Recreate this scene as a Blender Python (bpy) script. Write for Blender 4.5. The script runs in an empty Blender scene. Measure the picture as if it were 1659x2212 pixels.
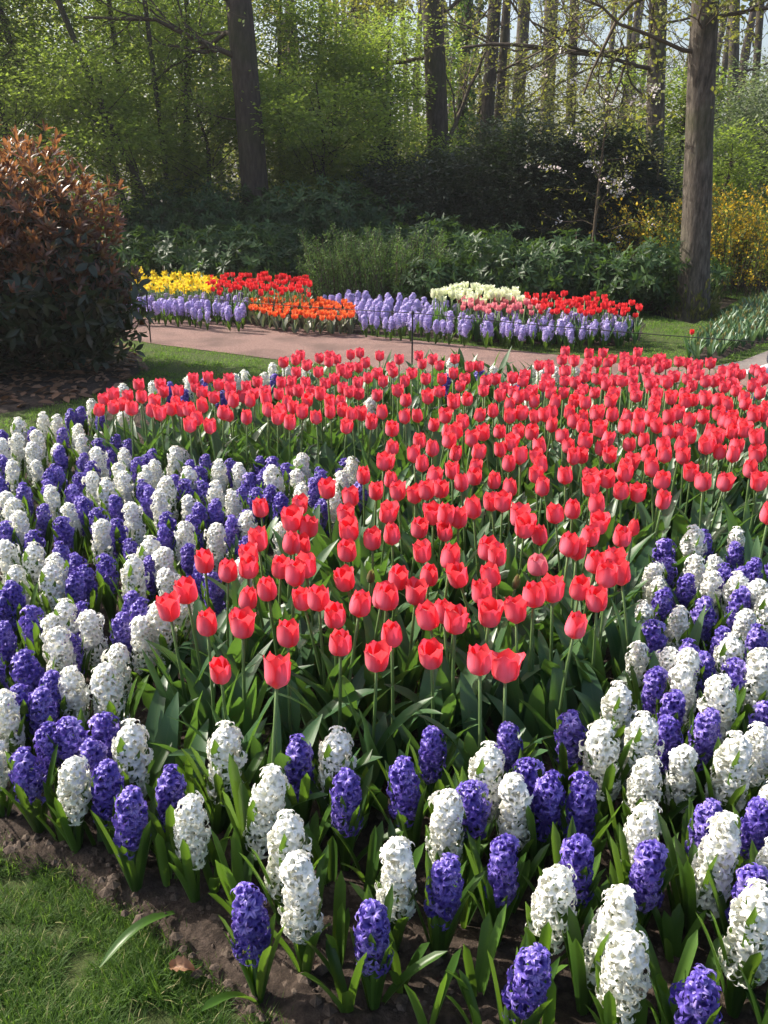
import bpy, math, random
import numpy as np
from mathutils import Vector, Matrix, Euler

random.seed(7)
RNG = np.random.default_rng(7)
scn = bpy.context.scene
COL = scn.collection
R = math.radians

# ------------------------------------------------------------------ camera
PITCH, CAMH, FOC = 20.8, 1.53, 1912.0          # degrees below level, metres, focal length for a 1659 x 2212 picture
cam_data = bpy.data.cameras.new("camera")
cam = bpy.data.objects.new("camera", cam_data)
COL.objects.link(cam)
cam.location = (0, 0, CAMH)
cam.rotation_euler = (R(90 - PITCH), 0, 0)
cam_data.sensor_fit = 'VERTICAL'
cam_data.sensor_height = 36.0
cam_data.lens = 36.0 * FOC / 2212.0
cam_data.clip_start = 0.05
cam_data.clip_end = 500
scn.camera = cam

# ------------------------------------------------------------------ light
SUN_EL, SUN_AZ = 40.0, -68.0     # azimuth from the viewing direction (+y), negative = left
w = bpy.data.worlds.new("World")
scn.world = w
w.use_nodes = True
wn = w.node_tree.nodes
sky = wn.new('ShaderNodeTexSky')
sky.sky_type = 'NISHITA'
sky.sun_disc = False
sky.sun_elevation = R(SUN_EL)
sky.sun_rotation = R(SUN_AZ)
sky.air_density = 1.0
sky.dust_density = 4.0
w.node_tree.links.new(sky.outputs[0], wn['Background'].inputs[0])
wn['Background'].inputs[1].default_value = 0.15
sun_data = bpy.data.lights.new("sun", 'SUN')
sun_data.energy = 4.8
sun_data.angle = R(0.53)
sun_data.color = (1.0, 0.93, 0.82)
sun = bpy.data.objects.new("sun", sun_data)
COL.objects.link(sun)
sdir = Vector((math.sin(R(SUN_AZ)) * math.cos(R(SUN_EL)), math.cos(R(SUN_AZ)) * math.cos(R(SUN_EL)), math.sin(R(SUN_EL))))
sun.rotation_euler = sdir.to_track_quat('Z', 'Y').to_euler()
sun.location = (-8, 4, 9)
scn.view_settings.view_transform = 'Standard'
scn.view_settings.look = 'None'
scn.view_settings.exposure = 0.8
scn.view_settings.gamma = 1.0
scn.cycles.max_bounces = 8
scn.cycles.transparent_max_bounces = 4
scn.cycles.caustics_reflective = False
scn.cycles.caustics_refractive = False

# ------------------------------------------------------------------ picture <-> place
CT, ST = math.cos(R(PITCH)), math.sin(R(PITCH))
def ray(u, v):
    a, b = (u - 829.5) / FOC, -(v - 1106.0) / FOC
    return (a, CT + b * ST, -ST + b * CT)
def at(u, v, z=0.0):
    d = ray(u, v); t = (z - CAMH) / d[2]
    return Vector((d[0] * t, d[1] * t, z))
def at_depth(u, v, Y):
    d = ray(u, v); t = Y / d[1]
    return Vector((d[0] * t, Y, CAMH + d[2] * t))
def proj(p):
    x, y, z = p[0], p[1], p[2] - CAMH
    Z = y * CT - z * ST
    return (829.5 + FOC * x / Z, 1106.0 - FOC * (y * ST + z * CT) / Z)

# ------------------------------------------------------------------ mesh tools
class MB:
    """Collects geometry and links it as one mesh; point attributes pu (across), pv (along), rnd (variation)."""
    def __init__(s):
        s.V, s.F, s.T, s.A, s.n = [], [], [], [], 0
        s.FM, s.TM = [], []
    def add(s, P, quads=None, tris=None, pu=None, pv=None, rnd=0.5, mat=0):
        P = np.asarray(P, float).reshape(-1, 3); k = len(P)
        f = lambda a, d: np.broadcast_to(np.asarray(d if a is None else a, float).reshape(-1), (k,))
        s.V.append(P); s.A.append(np.stack([f(pu, 0.), f(pv, 0.), f(rnd, .5)], 1))
        if quads is not None and len(quads):
            q = np.asarray(quads, int) + s.n; s.F.append(q); s.FM.append(np.full(len(q), mat))
        if tris is not None and len(tris):
            q = np.asarray(tris, int) + s.n; s.T.append(q); s.TM.append(np.full(len(q), mat))
        s.n += k
        return s
    def grid(s, P, rnd=0.5, mat=0, closed=False):
        P = np.asarray(P, float); n, m = P.shape[:2]
        pu = np.tile(np.linspace(-1, 1, m), n); pv = np.repeat(np.linspace(0, 1, n), m)
        s.add(P, gridq(n, m, closed), None, pu, pv, rnd, mat)
        return s
    def tube(s, pts, rad, sides=6, rnd=0.5, mat=0, cap=True, wob=0.0):
        pts = np.asarray(pts, float); n = len(pts)
        rad = np.broadcast_to(np.asarray(rad, float), (n,))
        tan = np.gradient(pts, axis=0); tan /= np.linalg.norm(tan, axis=1)[:, None] + 1e-9
        ref = np.array([0, 0, 1.]) if abs(tan[0, 2]) < .9 else np.array([1., 0, 0])
        a = np.cross(tan, ref); a /= np.linalg.norm(a, axis=1)[:, None] + 1e-9
        b = np.cross(tan, a)
        th = np.linspace(0, 2 * math.pi, sides, endpoint=False)
        rr = rad[:, None] * (1 + (wob * RNG.standard_normal((n, sides)) if wob else 0))
        P = pts[:, None, :] + rr[..., None] * (np.cos(th)[None, :, None] * a[:, None, :] + np.sin(th)[None, :, None] * b[:, None, :])
        k0 = s.n
        s.add(P, gridq(n, sides, True), None, np.tile(np.linspace(-1, 1, sides), n), np.repeat(np.linspace(0, 1, n), sides), rnd, mat)
        if cap:
            k = s.n; s.add(pts[-1:] + tan[-1:] * rad[-1] * .5, None, None, 0, 1, rnd, mat)
            i = np.arange(sides); o = k0 + (n - 1) * sides
            s.T.append(np.stack([o + i, o + (i + 1) % sides, np.full(sides, k)], 1)); s.TM.append(np.full(sides, mat))
        return s
    def scatter(s, tpl, O, M, S, rnd, mat=0):
        V, Q, T, pu, pv = tpl
        O = np.asarray(O, float); N = len(O)
        if N == 0: return s
        S = np.broadcast_to(np.asarray(S, float), (N,)); rnd = np.broadcast_to(np.asarray(rnd, float), (N,))
        P = np.einsum('nij,kj->nki', M, V) * S[:, None, None] + O[:, None, :]
        k = len(V); off = (np.arange(N) * k)[:, None, None]
        s.add(P, None if Q is None else (Q[None] + off).reshape(-1, 4), None if T is None else (T[None] + off).reshape(-1, 3),
              np.tile(pu, N), np.tile(pv, N), np.repeat(rnd, k), mat)
        return s
    def mesh(s, name, mats, smooth=True):
        me = bpy.data.meshes.new(name)
        V = np.concatenate(s.V); A = np.concatenate(s.A)
        Q = np.concatenate(s.F) if s.F else np.zeros((0, 4), int); T = np.concatenate(s.T) if s.T else np.zeros((0, 3), int)
        me.vertices.add(len(V)); me.vertices.foreach_set('co', V.ravel().astype(np.float32))
        loops = np.concatenate([Q.ravel(), T.ravel()]).astype(np.int32)
        tot = np.concatenate([np.full(len(Q), 4), np.full(len(T), 3)]).astype(np.int32)
        start = np.concatenate([[0], np.cumsum(tot)[:-1]]).astype(np.int32)
        me.loops.add(len(loops)); me.loops.foreach_set('vertex_index', loops)
        me.polygons.add(len(tot)); me.polygons.foreach_set('loop_start', start); me.polygons.foreach_set('loop_total', tot)
        mi = np.concatenate((s.FM or [np.zeros(0)]) + (s.TM or [np.zeros(0)])).astype(np.int32)
        me.polygons.foreach_set('material_index', mi)
        me.polygons.foreach_set('use_smooth', np.full(len(tot), smooth))
        for i, nm in enumerate(('pu', 'pv', 'rnd')):
            at_ = me.attributes.new(nm, 'FLOAT', 'POINT'); at_.data.foreach_set('value', A[:, i].astype(np.float32))
        for m in (mats if isinstance(mats, (list, tuple)) else [mats]): me.materials.append(m)
        me.update(calc_edges=True); me.validate()
        return me
    def build(s, name, mats, parent=None, smooth=True):
        return link(name, s.mesh(name, mats, smooth), parent)

def gridq(n, m, closed=False):
    i, j = np.meshgrid(np.arange(n - 1), np.arange(m if closed else m - 1), indexing='ij')
    j2 = (j + 1) % m
    return np.stack([i * m + j, i * m + j2, (i + 1) * m + j2, (i + 1) * m + j], -1).reshape(-1, 4)

def link(name, data, parent=None):
    o = bpy.data.objects.new(name, data); COL.objects.link(o)
    if parent is not None: o.parent = parent
    return o
def thing(name, label, cat, loc=(0, 0, 0), group=None, rotz=0.0):
    o = link(name, None); o.location = loc; o.rotation_euler = (0, 0, rotz); o.empty_display_size = .05
    return tag(o, label, cat, group)
def tag(o, label, cat, group=None, kind=None):
    if label: o['label'] = label
    if cat: o['category'] = cat
    if group: o['group'] = group
    if kind: o['kind'] = kind
    return o
def structure(o): o['kind'] = 'structure'; return o
def stuff(o, label, cat): o['kind'] = 'stuff'; o['label'] = label; o['category'] = cat; return o
KIDS = {}
def kids(o):
    if o.name not in KIDS: KIDS[o.name] = list(o.children)
    return KIDS[o.name]
def dup(o, parent=None):
    c = o.copy(); COL.objects.link(c)
    if parent is not None: c.parent = parent
    for ch in kids(o): dup(ch, c)
    return c

def unit(a): return a / (np.linalg.norm(a, axis=-1, keepdims=True) + 1e-9)
def frames(d, n):
    """matrices whose columns are side, direction, normal (a leaf lies along +y, its face to +z)"""
    d = unit(np.asarray(d, float)); x = unit(np.cross(d, np.asarray(n, float))); z = np.cross(x, d)
    return np.stack([x, d, z], -1)
def rdir(N, rng=RNG): return unit(rng.standard_normal((N, 3)))

def leaf_tpl(length=1., width=.35, n=4, m=3, fold=.12, droop=.15, shape=1.0):
    t = np.linspace(0, 1, n); u = np.linspace(-1, 1, m)
    wd = width * .5 * np.sin(np.pi * np.clip(t ** shape, .02, .985)) ** .8
    P = np.zeros((n, m, 3))
    P[..., 0] = wd[:, None] * u
    P[..., 1] = (t * length)[:, None]
    P[..., 2] = -droop * length * (t ** 2)[:, None] + fold * np.abs(u)[None, :] * wd[:, None] * 2
    return (P.reshape(-1, 3), gridq(n, m), None, np.tile(u, n), np.repeat(t, m))
def quad_tpl(width=.6, fold=.15):
    w2 = width / 2
    V = np.array([[0, 0, 0], [w2, .5, fold], [0, 1, 0], [-w2, .5, fold]])
    return (V, None, np.array([[0, 1, 2], [0, 2, 3]]), np.array([0, 1, 0, -1.]), np.array([0, .5, 1, .5]))
def blade_tpl(n=4, bend=.5, width=.05):
    t = np.linspace(0, 1, n); P = np.zeros((n, 2, 3))
    wd = width * .5 * (1 - t ** 2.2)
    P[:, 0, 0] = -wd; P[:, 1, 0] = wd
    ang = bend * t
    P[..., 2] = (np.cumsum(np.cos(ang)) / n * 1.)[:, None] - 1. / n
    P[..., 1] = (np.cumsum(np.sin(ang)) / n)[:, None] - 0
    P[..., 1] -= P[0, 0, 1]
    return (P.reshape(-1, 3), gridq(n, 2), None, np.tile([-1., 1.], n), np.repeat(t, 2))

def vnoise(x, y, seed=0):
    xi, yi = np.floor(x).astype(np.int64), np.floor(y).astype(np.int64)
    fx, fy = x - xi, y - yi; fx = fx * fx * (3 - 2 * fx); fy = fy * fy * (3 - 2 * fy)
    def h(a, b):
        k = (a * 374761393 + b * 668265263 + seed * 974711) & 0x7fffffff
        k = ((k ^ (k >> 13)) * 1274126177) & 0x7fffffff
        return ((k ^ (k >> 16)) & 0xffff) / 65535.0
    return (h(xi, yi) * (1 - fx) + h(xi + 1, yi) * fx) * (1 - fy) + (h(xi, yi + 1) * (1 - fx) + h(xi + 1, yi + 1) * fx) * fy
def inside(px, py, poly):
    r = np.zeros(len(px), bool); n = len(poly)
    for i in range(n):
        x1, y1 = poly[i][:2]; x2, y2 = poly[(i + 1) % n][:2]
        c = ((y1 > py) != (y2 > py)) & (px < (x2 - x1) * (py - y1) / (y2 - y1 + 1e-12) + x1)
        r ^= c
    return r
def edge_dist(px, py, poly):
    d = np.full(len(px), 1e9); n = len(poly)
    for i in range(n):
        a = np.array(poly[i][:2]); b = np.array(poly[(i + 1) % n][:2]); ab = b - a
        t = np.clip(((px - a[0]) * ab[0] + (py - a[1]) * ab[1]) / (ab @ ab + 1e-12), 0, 1)
        d = np.minimum(d, np.hypot(px - a[0] - t * ab[0], py - a[1] - t * ab[1]))
    return d
def poisson(poly, gap, seed, tries=9000, keep=None, most=10**6):
    rng = np.random.default_rng(seed)
    P = np.array([p[:2] for p in poly]); lo, hi = P.min(0), P.max(0)
    out = [] if keep is None else list(keep); n0 = len(out)
    C = rng.uniform(lo, hi, (tries, 2)); C = C[inside(C[:, 0], C[:, 1], poly)]
    for c in C:
        if not out or np.min(np.hypot(*(np.array(out) - c).T)) > gap: out.append(c)
        if len(out) - n0 >= most: break
    return [np.array(c) for c in out[n0:]]

# ------------------------------------------------------------------ materials
def nodes(name):
    m = bpy.data.materials.new(name); m.use_nodes = True
    nt = m.node_tree
    for n in list(nt.nodes): nt.nodes.remove(n)
    out = nt.nodes.new('ShaderNodeOutputMaterial')
    return m, nt, out
def N(nt, t, **kw):
    n = nt.nodes.new(t)
    for k, v in kw.items():
        if k in n.inputs: n.inputs[k].default_value = v
        else: setattr(n, k, v)
    return n
def attr(nt, nm): return N(nt, 'ShaderNodeAttribute', attribute_name=nm).outputs['Fac']
def ramp(nt, fac, stops):
    r = N(nt, 'ShaderNodeValToRGB'); nt.links.new(fac, r.inputs[0])
    e = r.color_ramp.elements
    while len(e) < len(stops): e.new(.5)
    for el, (p, c) in zip(e, stops): el.position = p; el.color = (*c, 1)
    return r.outputs[0]
def math_(nt, op, a, b=None):
    n = N(nt, 'ShaderNodeMath', operation=op)
    for i, x in enumerate((a, b)):
        if x is None: continue
        if isinstance(x, (int, float)): n.inputs[i].default_value = x
        else: nt.links.new(x, n.inputs[i])
    return n.outputs[0]
def mixc(nt, fac, a, b, mode='MIX'):
    n = N(nt, 'ShaderNodeMix', data_type='RGBA', blend_type=mode)
    for k, x in ((0, fac), (6, a), (7, b)):
        if isinstance(x, (int, float)): n.inputs[k].default_value = x
        elif isinstance(x, tuple): n.inputs[k].default_value = (*x, 1)
        else: nt.links.new(x, n.inputs[k])
    return n.outputs[2]
def leafy(name, stops, trans=(.3, .5, .05), tw=.35, rough=.45, spec=.5, by='rnd', obj=.0, midrib=None, along=None, coat=0.0):
    """thin living tissue: a glossy surface over light that passes through"""
    m, nt, out = nodes(name)
    f = attr(nt, by)
    if obj:
        oi = N(nt, 'ShaderNodeObjectInfo').outputs['Random']
        f = math_(nt, 'ADD', f, math_(nt, 'MULTIPLY', math_(nt, 'SUBTRACT', oi, .5), obj))
    c = ramp(nt, f, stops)
    if midrib:
        k = math_(nt, 'ABSOLUTE', attr(nt, 'pu'))
        c = mixc(nt, ramp(nt, k, [(0, (1, 1, 1)), (midrib[1], (0, 0, 0))]), c, mixc(nt, midrib[2], c, midrib[0]))
    if along:
        c = mixc(nt, ramp(nt, attr(nt, 'pv'), [(along[1], (0, 0, 0)), (along[2], (1, 1, 1))]), along[0], c)
    p = N(nt, 'ShaderNodeBsdfPrincipled', Roughness=rough); p.inputs['Specular IOR Level'].default_value = spec
    nt.links.new(c, p.inputs['Base Color'])
    if coat: p.inputs['Coat Weight'].default_value = coat; p.inputs['Coat Roughness'].default_value = .25
    t = N(nt, 'ShaderNodeBsdfTranslucent')
    nt.links.new(mixc(nt, 1.0, mixc(nt, .35, c, (1, 1, 1)), trans, 'MULTIPLY'), t.inputs[0])
    mx = N(nt, 'ShaderNodeMixShader'); mx.inputs[0].default_value = tw
    nt.links.new(p.outputs[0], mx.inputs[1]); nt.links.new(t.outputs[0], mx.inputs[2]); nt.links.new(mx.outputs[0], out.inputs[0])
    return m
def solid(name, stops, scale=8., rough=.9, bump=.0, bscale=40., stretch=(1, 1, 1), detail=6, metal=0., spec=.3, second=None):
    """an opaque surface whose colour wanders with a noise in object space"""
    m, nt, out = nodes(name)
    tc = N(nt, 'ShaderNodeTexCoord'); mp = N(nt, 'ShaderNodeMapping'); mp.inputs['Scale'].default_value = stretch
    nt.links.new(tc.outputs['Object'], mp.inputs[0])
    n1 = N(nt, 'ShaderNodeTexNoise', Scale=scale, Detail=detail, Roughness=.65); nt.links.new(mp.outputs[0], n1.inputs[0])
    c = ramp(nt, n1.outputs[0], stops)
    if second:
        n3 = N(nt, 'ShaderNodeTexNoise', Scale=second[1], Detail=3); nt.links.new(tc.outputs['Object'], n3.inputs[0])
        c = mixc(nt, ramp(nt, n3.outputs[0], [(second[2], (0, 0, 0)), (second[3], (1, 1, 1))]), c, second[0])
    p = N(nt, 'ShaderNodeBsdfPrincipled', Roughness=rough, Metallic=metal); p.inputs['Specular IOR Level'].default_value = spec
    nt.links.new(c, p.inputs['Base Color'])
    if bump:
        n2 = N(nt, 'ShaderNodeTexNoise', Scale=bscale, Detail=8, Roughness=.7); nt.links.new(mp.outputs[0], n2.inputs[0])
        b = N(nt, 'ShaderNodeBump', Strength=bump, Distance=.02); nt.links.new(n2.outputs[0], b.inputs['Height']); nt.links.new(b.outputs[0], p.inputs['Normal'])
    nt.links.new(p.outputs[0], out.inputs[0])
    return m

M = {}
M['soil'] = solid('soil', [(.3, (.024, .016, .012)), (.5, (.055, .038, .028)), (.72, (.125, .09, .07))], scale=38, bump=1.0, bscale=75, detail=12)
M['dry_soil'] = solid('dry soil crumb', [(.3, (.04, .028, .021)), (.5, (.085, .062, .047)), (.7, (.17, .13, .102))], scale=50, bump=.6, bscale=160)
M['forest_floor'] = solid('forest floor', [(.3, (.02, .016, .01)), (.55, (.05, .038, .022)), (.75, (.04, .05, .015))], scale=3, bump=.6, bscale=25)
M['turf'] = solid('turf', [(.3, (.030, .040, .013)), (.5, (.05, .07, .016)), (.7, (.085, .095, .03))], scale=30, bump=.5, bscale=120)
M['path'] = solid('red brown asphalt', [(.32, (.13, .075, .062)), (.5, (.23, .14, .118)), (.68, (.36, .25, .215))], scale=110, bump=.6, bscale=200, rough=.9, second=((.13, .085, .072), 2.2, .46, .72))
M['paving'] = solid('grey paving', [(.3, (.15, .13, .12)), (.6, (.24, .21, .19))], scale=60, bump=.3, bscale=200, rough=.85, second=((.15, .11, .10), 2.0, .4, .8))
M['bark'] = solid('grey bark', [(.36, (.040, .032, .025)), (.5, (.088, .072, .056)), (.66, (.16, .135, .108))], scale=26, bump=1.0, bscale=34, stretch=(1, 1, .22), second=((.07, .075, .03), 1.1, .5, .72))
M['bark_dark'] = solid('dark bark', [(.3, (.03, .022, .017)), (.5, (.06, .045, .035)), (.72, (.10, .08, .062))], scale=24, bump=1.0, bscale=34, stretch=(1, 1, .22), second=((.05, .055, .02), 1.1, .5, .75))
M['twig'] = solid('twig bark', [(.3, (.05, .036, .024)), (.7, (.12, .09, .06))], scale=20, rough=.85)
M['dead'] = leafy('dead leaf', [(0, (.10, .05, .025)), (.5, (.20, .10, .05)), (1, (.32, .19, .12))], trans=(.5, .3, .15), tw=.15, rough=.6)
M['grass'] = leafy('grass', [(0, (.065, .14, .016)), (.5, (.12, .23, .028)), (.85, (.19, .30, .05)), (1, (.34, .32, .14))], trans=(.55, .85, .12), tw=.4, rough=.6, spec=.25)
M['near_grass'] = leafy('near grass', [(0, (.024, .06, .009)), (.5, (.048, .105, .014)), (.88, (.10, .165, .028)), (1, (.30, .28, .13))], trans=(.5, .85, .1), tw=.38, rough=.6, spec=.25)
M['tulip_leaf'] = leafy('tulip leaf', [(0, (.028, .078, .028)), (.5, (.05, .115, .045)), (1, (.085, .165, .065))], trans=(.40, .75, .10), tw=.28, rough=.40, obj=.6, midrib=((.10, .17, .07), .12, .4))
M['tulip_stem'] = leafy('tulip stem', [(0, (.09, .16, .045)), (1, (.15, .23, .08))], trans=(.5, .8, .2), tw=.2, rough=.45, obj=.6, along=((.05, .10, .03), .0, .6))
M['hyacinth_leaf'] = leafy('hyacinth leaf', [(0, (.022, .058, .010)), (.5, (.038, .092, .014)), (1, (.07, .145, .022))], trans=(.5, .85, .08), tw=.28, rough=.40, obj=.7, spec=.45)
M['white_floret'] = leafy('white floret', [(0, (.84, .84, .70)), (.4, (.88, .88, .84))], trans=(.88, .88, .80), tw=.22, rough=.5, spec=.3, by='pv')
M['purple_floret'] = leafy('purple floret', [(0, (.09, .055, .34)), (.5, (.18, .125, .50)), (1, (.36, .28, .66))], trans=(.4, .27, .9), tw=.22, rough=.42, spec=.45, obj=.45, midrib=((.05, .03, .30), .45, .75))
M['lilac_floret'] = leafy('lilac floret', [(0, (.48, .41, .70)), (.5, (.60, .52, .80)), (1, (.70, .62, .87))], trans=(.6, .5, .9), tw=.3, rough=.5, spec=.3, obj=.9)
def tulip_mat(name, mid, rim, base, tr, tw=.42, obj=.25):
    m, nt, out = nodes(name)
    k = math_(nt, 'ABSOLUTE', attr(nt, 'pu')); v = attr(nt, 'pv')
    f = math_(nt, 'MULTIPLY', math_(nt, 'SUBTRACT', 1.0, math_(nt, 'POWER', k, 2.0)), math_(nt, 'SUBTRACT', 1.05, math_(nt, 'POWER', v, 2.5)))
    tc = N(nt, 'ShaderNodeTexCoord'); mp = N(nt, 'ShaderNodeMapping'); mp.inputs['Scale'].default_value = (150, 150, 14)
    nt.links.new(tc.outputs['Object'], mp.inputs[0])
    nz = N(nt, 'ShaderNodeTexNoise', Scale=1.0, Detail=3); nt.links.new(mp.outputs[0], nz.inputs[0])
    f = math_(nt, 'ADD', f, math_(nt, 'MULTIPLY', math_(nt, 'SUBTRACT', nz.outputs[0], .5), 1.0))
    c = ramp(nt, f, [(.1, rim), (.85, mid)])
    c = mixc(nt, ramp(nt, v, [(.0, (1, 1, 1)), (.16, (0, 0, 0))]), c, base)
    oi = N(nt, 'ShaderNodeObjectInfo').outputs['Random']
    c = mixc(nt, math_(nt, 'MULTIPLY', oi, obj), c, tuple(x * .62 for x in rim))
    p = N(nt, 'ShaderNodeBsdfPrincipled', Roughness=.55); p.inputs['Specular IOR Level'].default_value = .25
    p.inputs['Sheen Weight'].default_value = .15
    nt.links.new(c, p.inputs['Base Color'])
    t = N(nt, 'ShaderNodeBsdfTranslucent'); t.inputs[0].default_value = (*tr, 1)
    mx = N(nt, 'ShaderNodeMixShader'); mx.inputs[0].default_value = tw
    nt.links.new(p.outputs[0], mx.inputs[1]); nt.links.new(t.outputs[0], mx.inputs[2]); nt.links.new(mx.outputs[0], out.inputs[0])
    return m
M['coral'] = tulip_mat('coral petal', (.80, .20, .29), (.78, .05, .075), (.60, .30, .20), (.95, .09, .15), tw=.38)
M['coral_inner'] = tulip_mat('inner coral petal', (.80, .085, .12), (.79, .045, .055), (.60, .28, .14), (.96, .08, .10), tw=.48)
M['pink_faded'] = tulip_mat('faded pink petal', (.75, .25, .34), (.72, .17, .24), (.6, .4, .25), (.85, .25, .28))
M['bud'] = tulip_mat('green bud', (.13, .17, .06), (.22, .12, .06), (.08, .14, .04), (.3, .35, .08))
M['scarlet'] = tulip_mat('scarlet petal', (.70, .045, .07), (.78, .03, .04), (.5, .15, .06), (.9, .05, .05))
M['orange'] = tulip_mat('orange petal', (.80, .13, .04), (.85, .20, .05), (.7, .3, .05), (.95, .2, .05))
M['cream'] = tulip_mat('cream petal', (.80, .82, .60), (.82, .84, .68), (.6, .7, .3), (.85, .9, .6), obj=.1)
M['rose'] = tulip_mat('rose petal', (.75, .18, .26), (.80, .30, .34), (.6, .4, .3), (.9, .35, .35))
M['daffodil'] = tulip_mat('yellow petal', (.85, .58, .02), (.88, .66, .04), (.8, .5, .02), (.95, .75, .05), obj=.15)
M['silver_leaf'] = leafy('broad grey leaf', [(0, (.10, .115, .085)), (1, (.21, .22, .17))], trans=(.4, .5, .2), tw=.2, rough=.45, obj=.6)
M['blue_leaf'] = leafy('blue green leaf', [(0, (.04, .095, .045)), (1, (.095, .18, .09))], trans=(.4, .6, .2), tw=.25, rough=.4, obj=.8)

# ------------------------------------------------------------------ ground, beds, paths
def A(u, v, z=0.0): return tuple(at(u, v, z)[:2])
BED = [A(535, 2225), A(470, 2172), A(400, 2125), A(330, 2045), A(200, 1955), A(130, 1908), A(0, 1880), A(-300, 1800), A(-420, 1400), A(-330, 1100), A(-120, 985),
       A(0, 962), A(200, 905), A(400, 850), A(600, 815), (-.05, 6.75), (1.2, 6.3), (2.3, 6.2), (3.1, 5.9), (3.3, 4.4), (3.0, 2.2), (2.3, .9), (1.4, .45), (.1, .75)]
FARBED = [A(195, 672), A(330, 672), A(560, 705), A(770, 722), A(1080, 742), A(1330, 748), A(1385, 735), A(1400, 700), A(1340, 672), A(1130, 660), A(920, 650), A(700, 640), A(450, 622), A(250, 612)]
PATH = [(-9, 13.2), (-4.2, 11.2), A(330, 689), A(500, 697), A(700, 716), A(950, 741), A(1190, 766), (2.15, 7.55), (2.75, 7.45), (3.15, 7.75), (4.6, 9.4), (7.2, 13), (8.9, 12.2), (6.2, 8.3), (5.2, 6.5), (5.4, 2), (3.9, 2), (3.75, 5.4), (3.2, 6.15), (2.4, 6.45), (1.2, 6.75), (.2, 7.2), A(600, 778), A(350, 746), A(240, 729), (-4.3, 9.7), (-9, 11.6)]
REDBED = FARBED
GREENBED = [A(1478, 777), A(1500, 792), A(1540, 785), A(1655, 742), A(1800, 690), A(1860, 640), A(1700, 640), A(1640, 664), A(1560, 715)]

def sheet(name, poly, mat, z, kind=True):
    bm_v = [(x, y, z) for x, y in poly]
    me = bpy.data.meshes.new(name)
    from mathutils.geometry import tessellate_polygon
    tris = tessellate_polygon([[Vector(p) for p in bm_v]])
    tris = [t if (Vector(bm_v[t[1]]) - Vector(bm_v[t[0]])).cross(Vector(bm_v[t[2]]) - Vector(bm_v[t[0]])).z > 0 else t[::-1] for t in tris]
    me.from_pydata(bm_v, [], tris); me.materials.append(mat); me.update()
    return structure(link(name, me))
sheet('forest_floor', [(-220, -60), (220, -60), (220, 300), (-220, 300)], M['forest_floor'], -.04)
LAWN = [(-9, -2), (5, -2), (5, 9), (6.5, 13.5), (4.6, 13.4), A(1600, 645), A(1500, 700), A(1380, 672), A(1000, 655), A(800, 648), A(250, 606), (-5, 13), (-9, 15)]
sheet('lawn', LAWN, M['turf'], 0.0)
sheet('path', PATH, M['path'], .006)
sheet('paving', [(2.75, 7.46), (3.15, 7.75), (4.6, 9.4), (7.2, 13), (8.9, 12.2), (6.2, 8.3), (5.2, 6.6), (3.6, 6.6)], M['paving'], .010)

def soil(name, poly, res, z0, amp, mat, seed):
    P = np.array(poly); lo, hi = P.min(0) - .1, P.max(0) + .1
    nx, ny = [int(x) for x in np.ceil((hi - lo) / res)]
    X, Y = np.meshgrid(np.linspace(lo[0], hi[0], nx), np.linspace(lo[1], hi[1], ny), indexing='ij')
    x, y = X.ravel(), Y.ravel()
    d = edge_dist(x, y, poly) * np.where(inside(x, y, poly), 1, -1)
    n = amp * (1.2 * vnoise(x / .21, y / .21, seed) + .8 * vnoise(x / .075, y / .075, seed + 1) + .6 * vnoise(x / .032, y / .032, seed + 2) ** 2 + .3 * vnoise(x / .013, y / .013, seed + 3))
    k = np.clip((d + .05) / .14, 0, 1); k = k * k * (3 - 2 * k)
    z = -.022 + k * (z0 + n)
    V = np.stack([x, y, z], 1)
    Q = gridq(nx, ny)[:, ::-1]
    ok = (d[Q] > -.07).all(1)
    used = np.unique(Q[ok]); mp = -np.ones(len(V), int); mp[used] = np.arange(len(used))
    b = MB(); b.add(V[used], mp[Q[ok]]); return structure(b.build(name, mat))
soil('bed_soil', BED, .011, .024, .027, M['soil'], 3)
soil('far_bed_soil', FARBED, .04, .028, .015, M['soil'], 5)
soil('edge_bed_soil', GREENBED, .04, .028, .015, M['soil'], 9)
LITTER = [A(-330, 960), A(-60, 905), A(150, 872), A(270, 838), A(312, 800), A(305, 765), A(235, 745), A(100, 730), A(-330, 735)]
soil('shrub_soil', LITTER, .04, .026, .012, M['soil'], 11)

def zsoil(x, y): return .02
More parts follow.
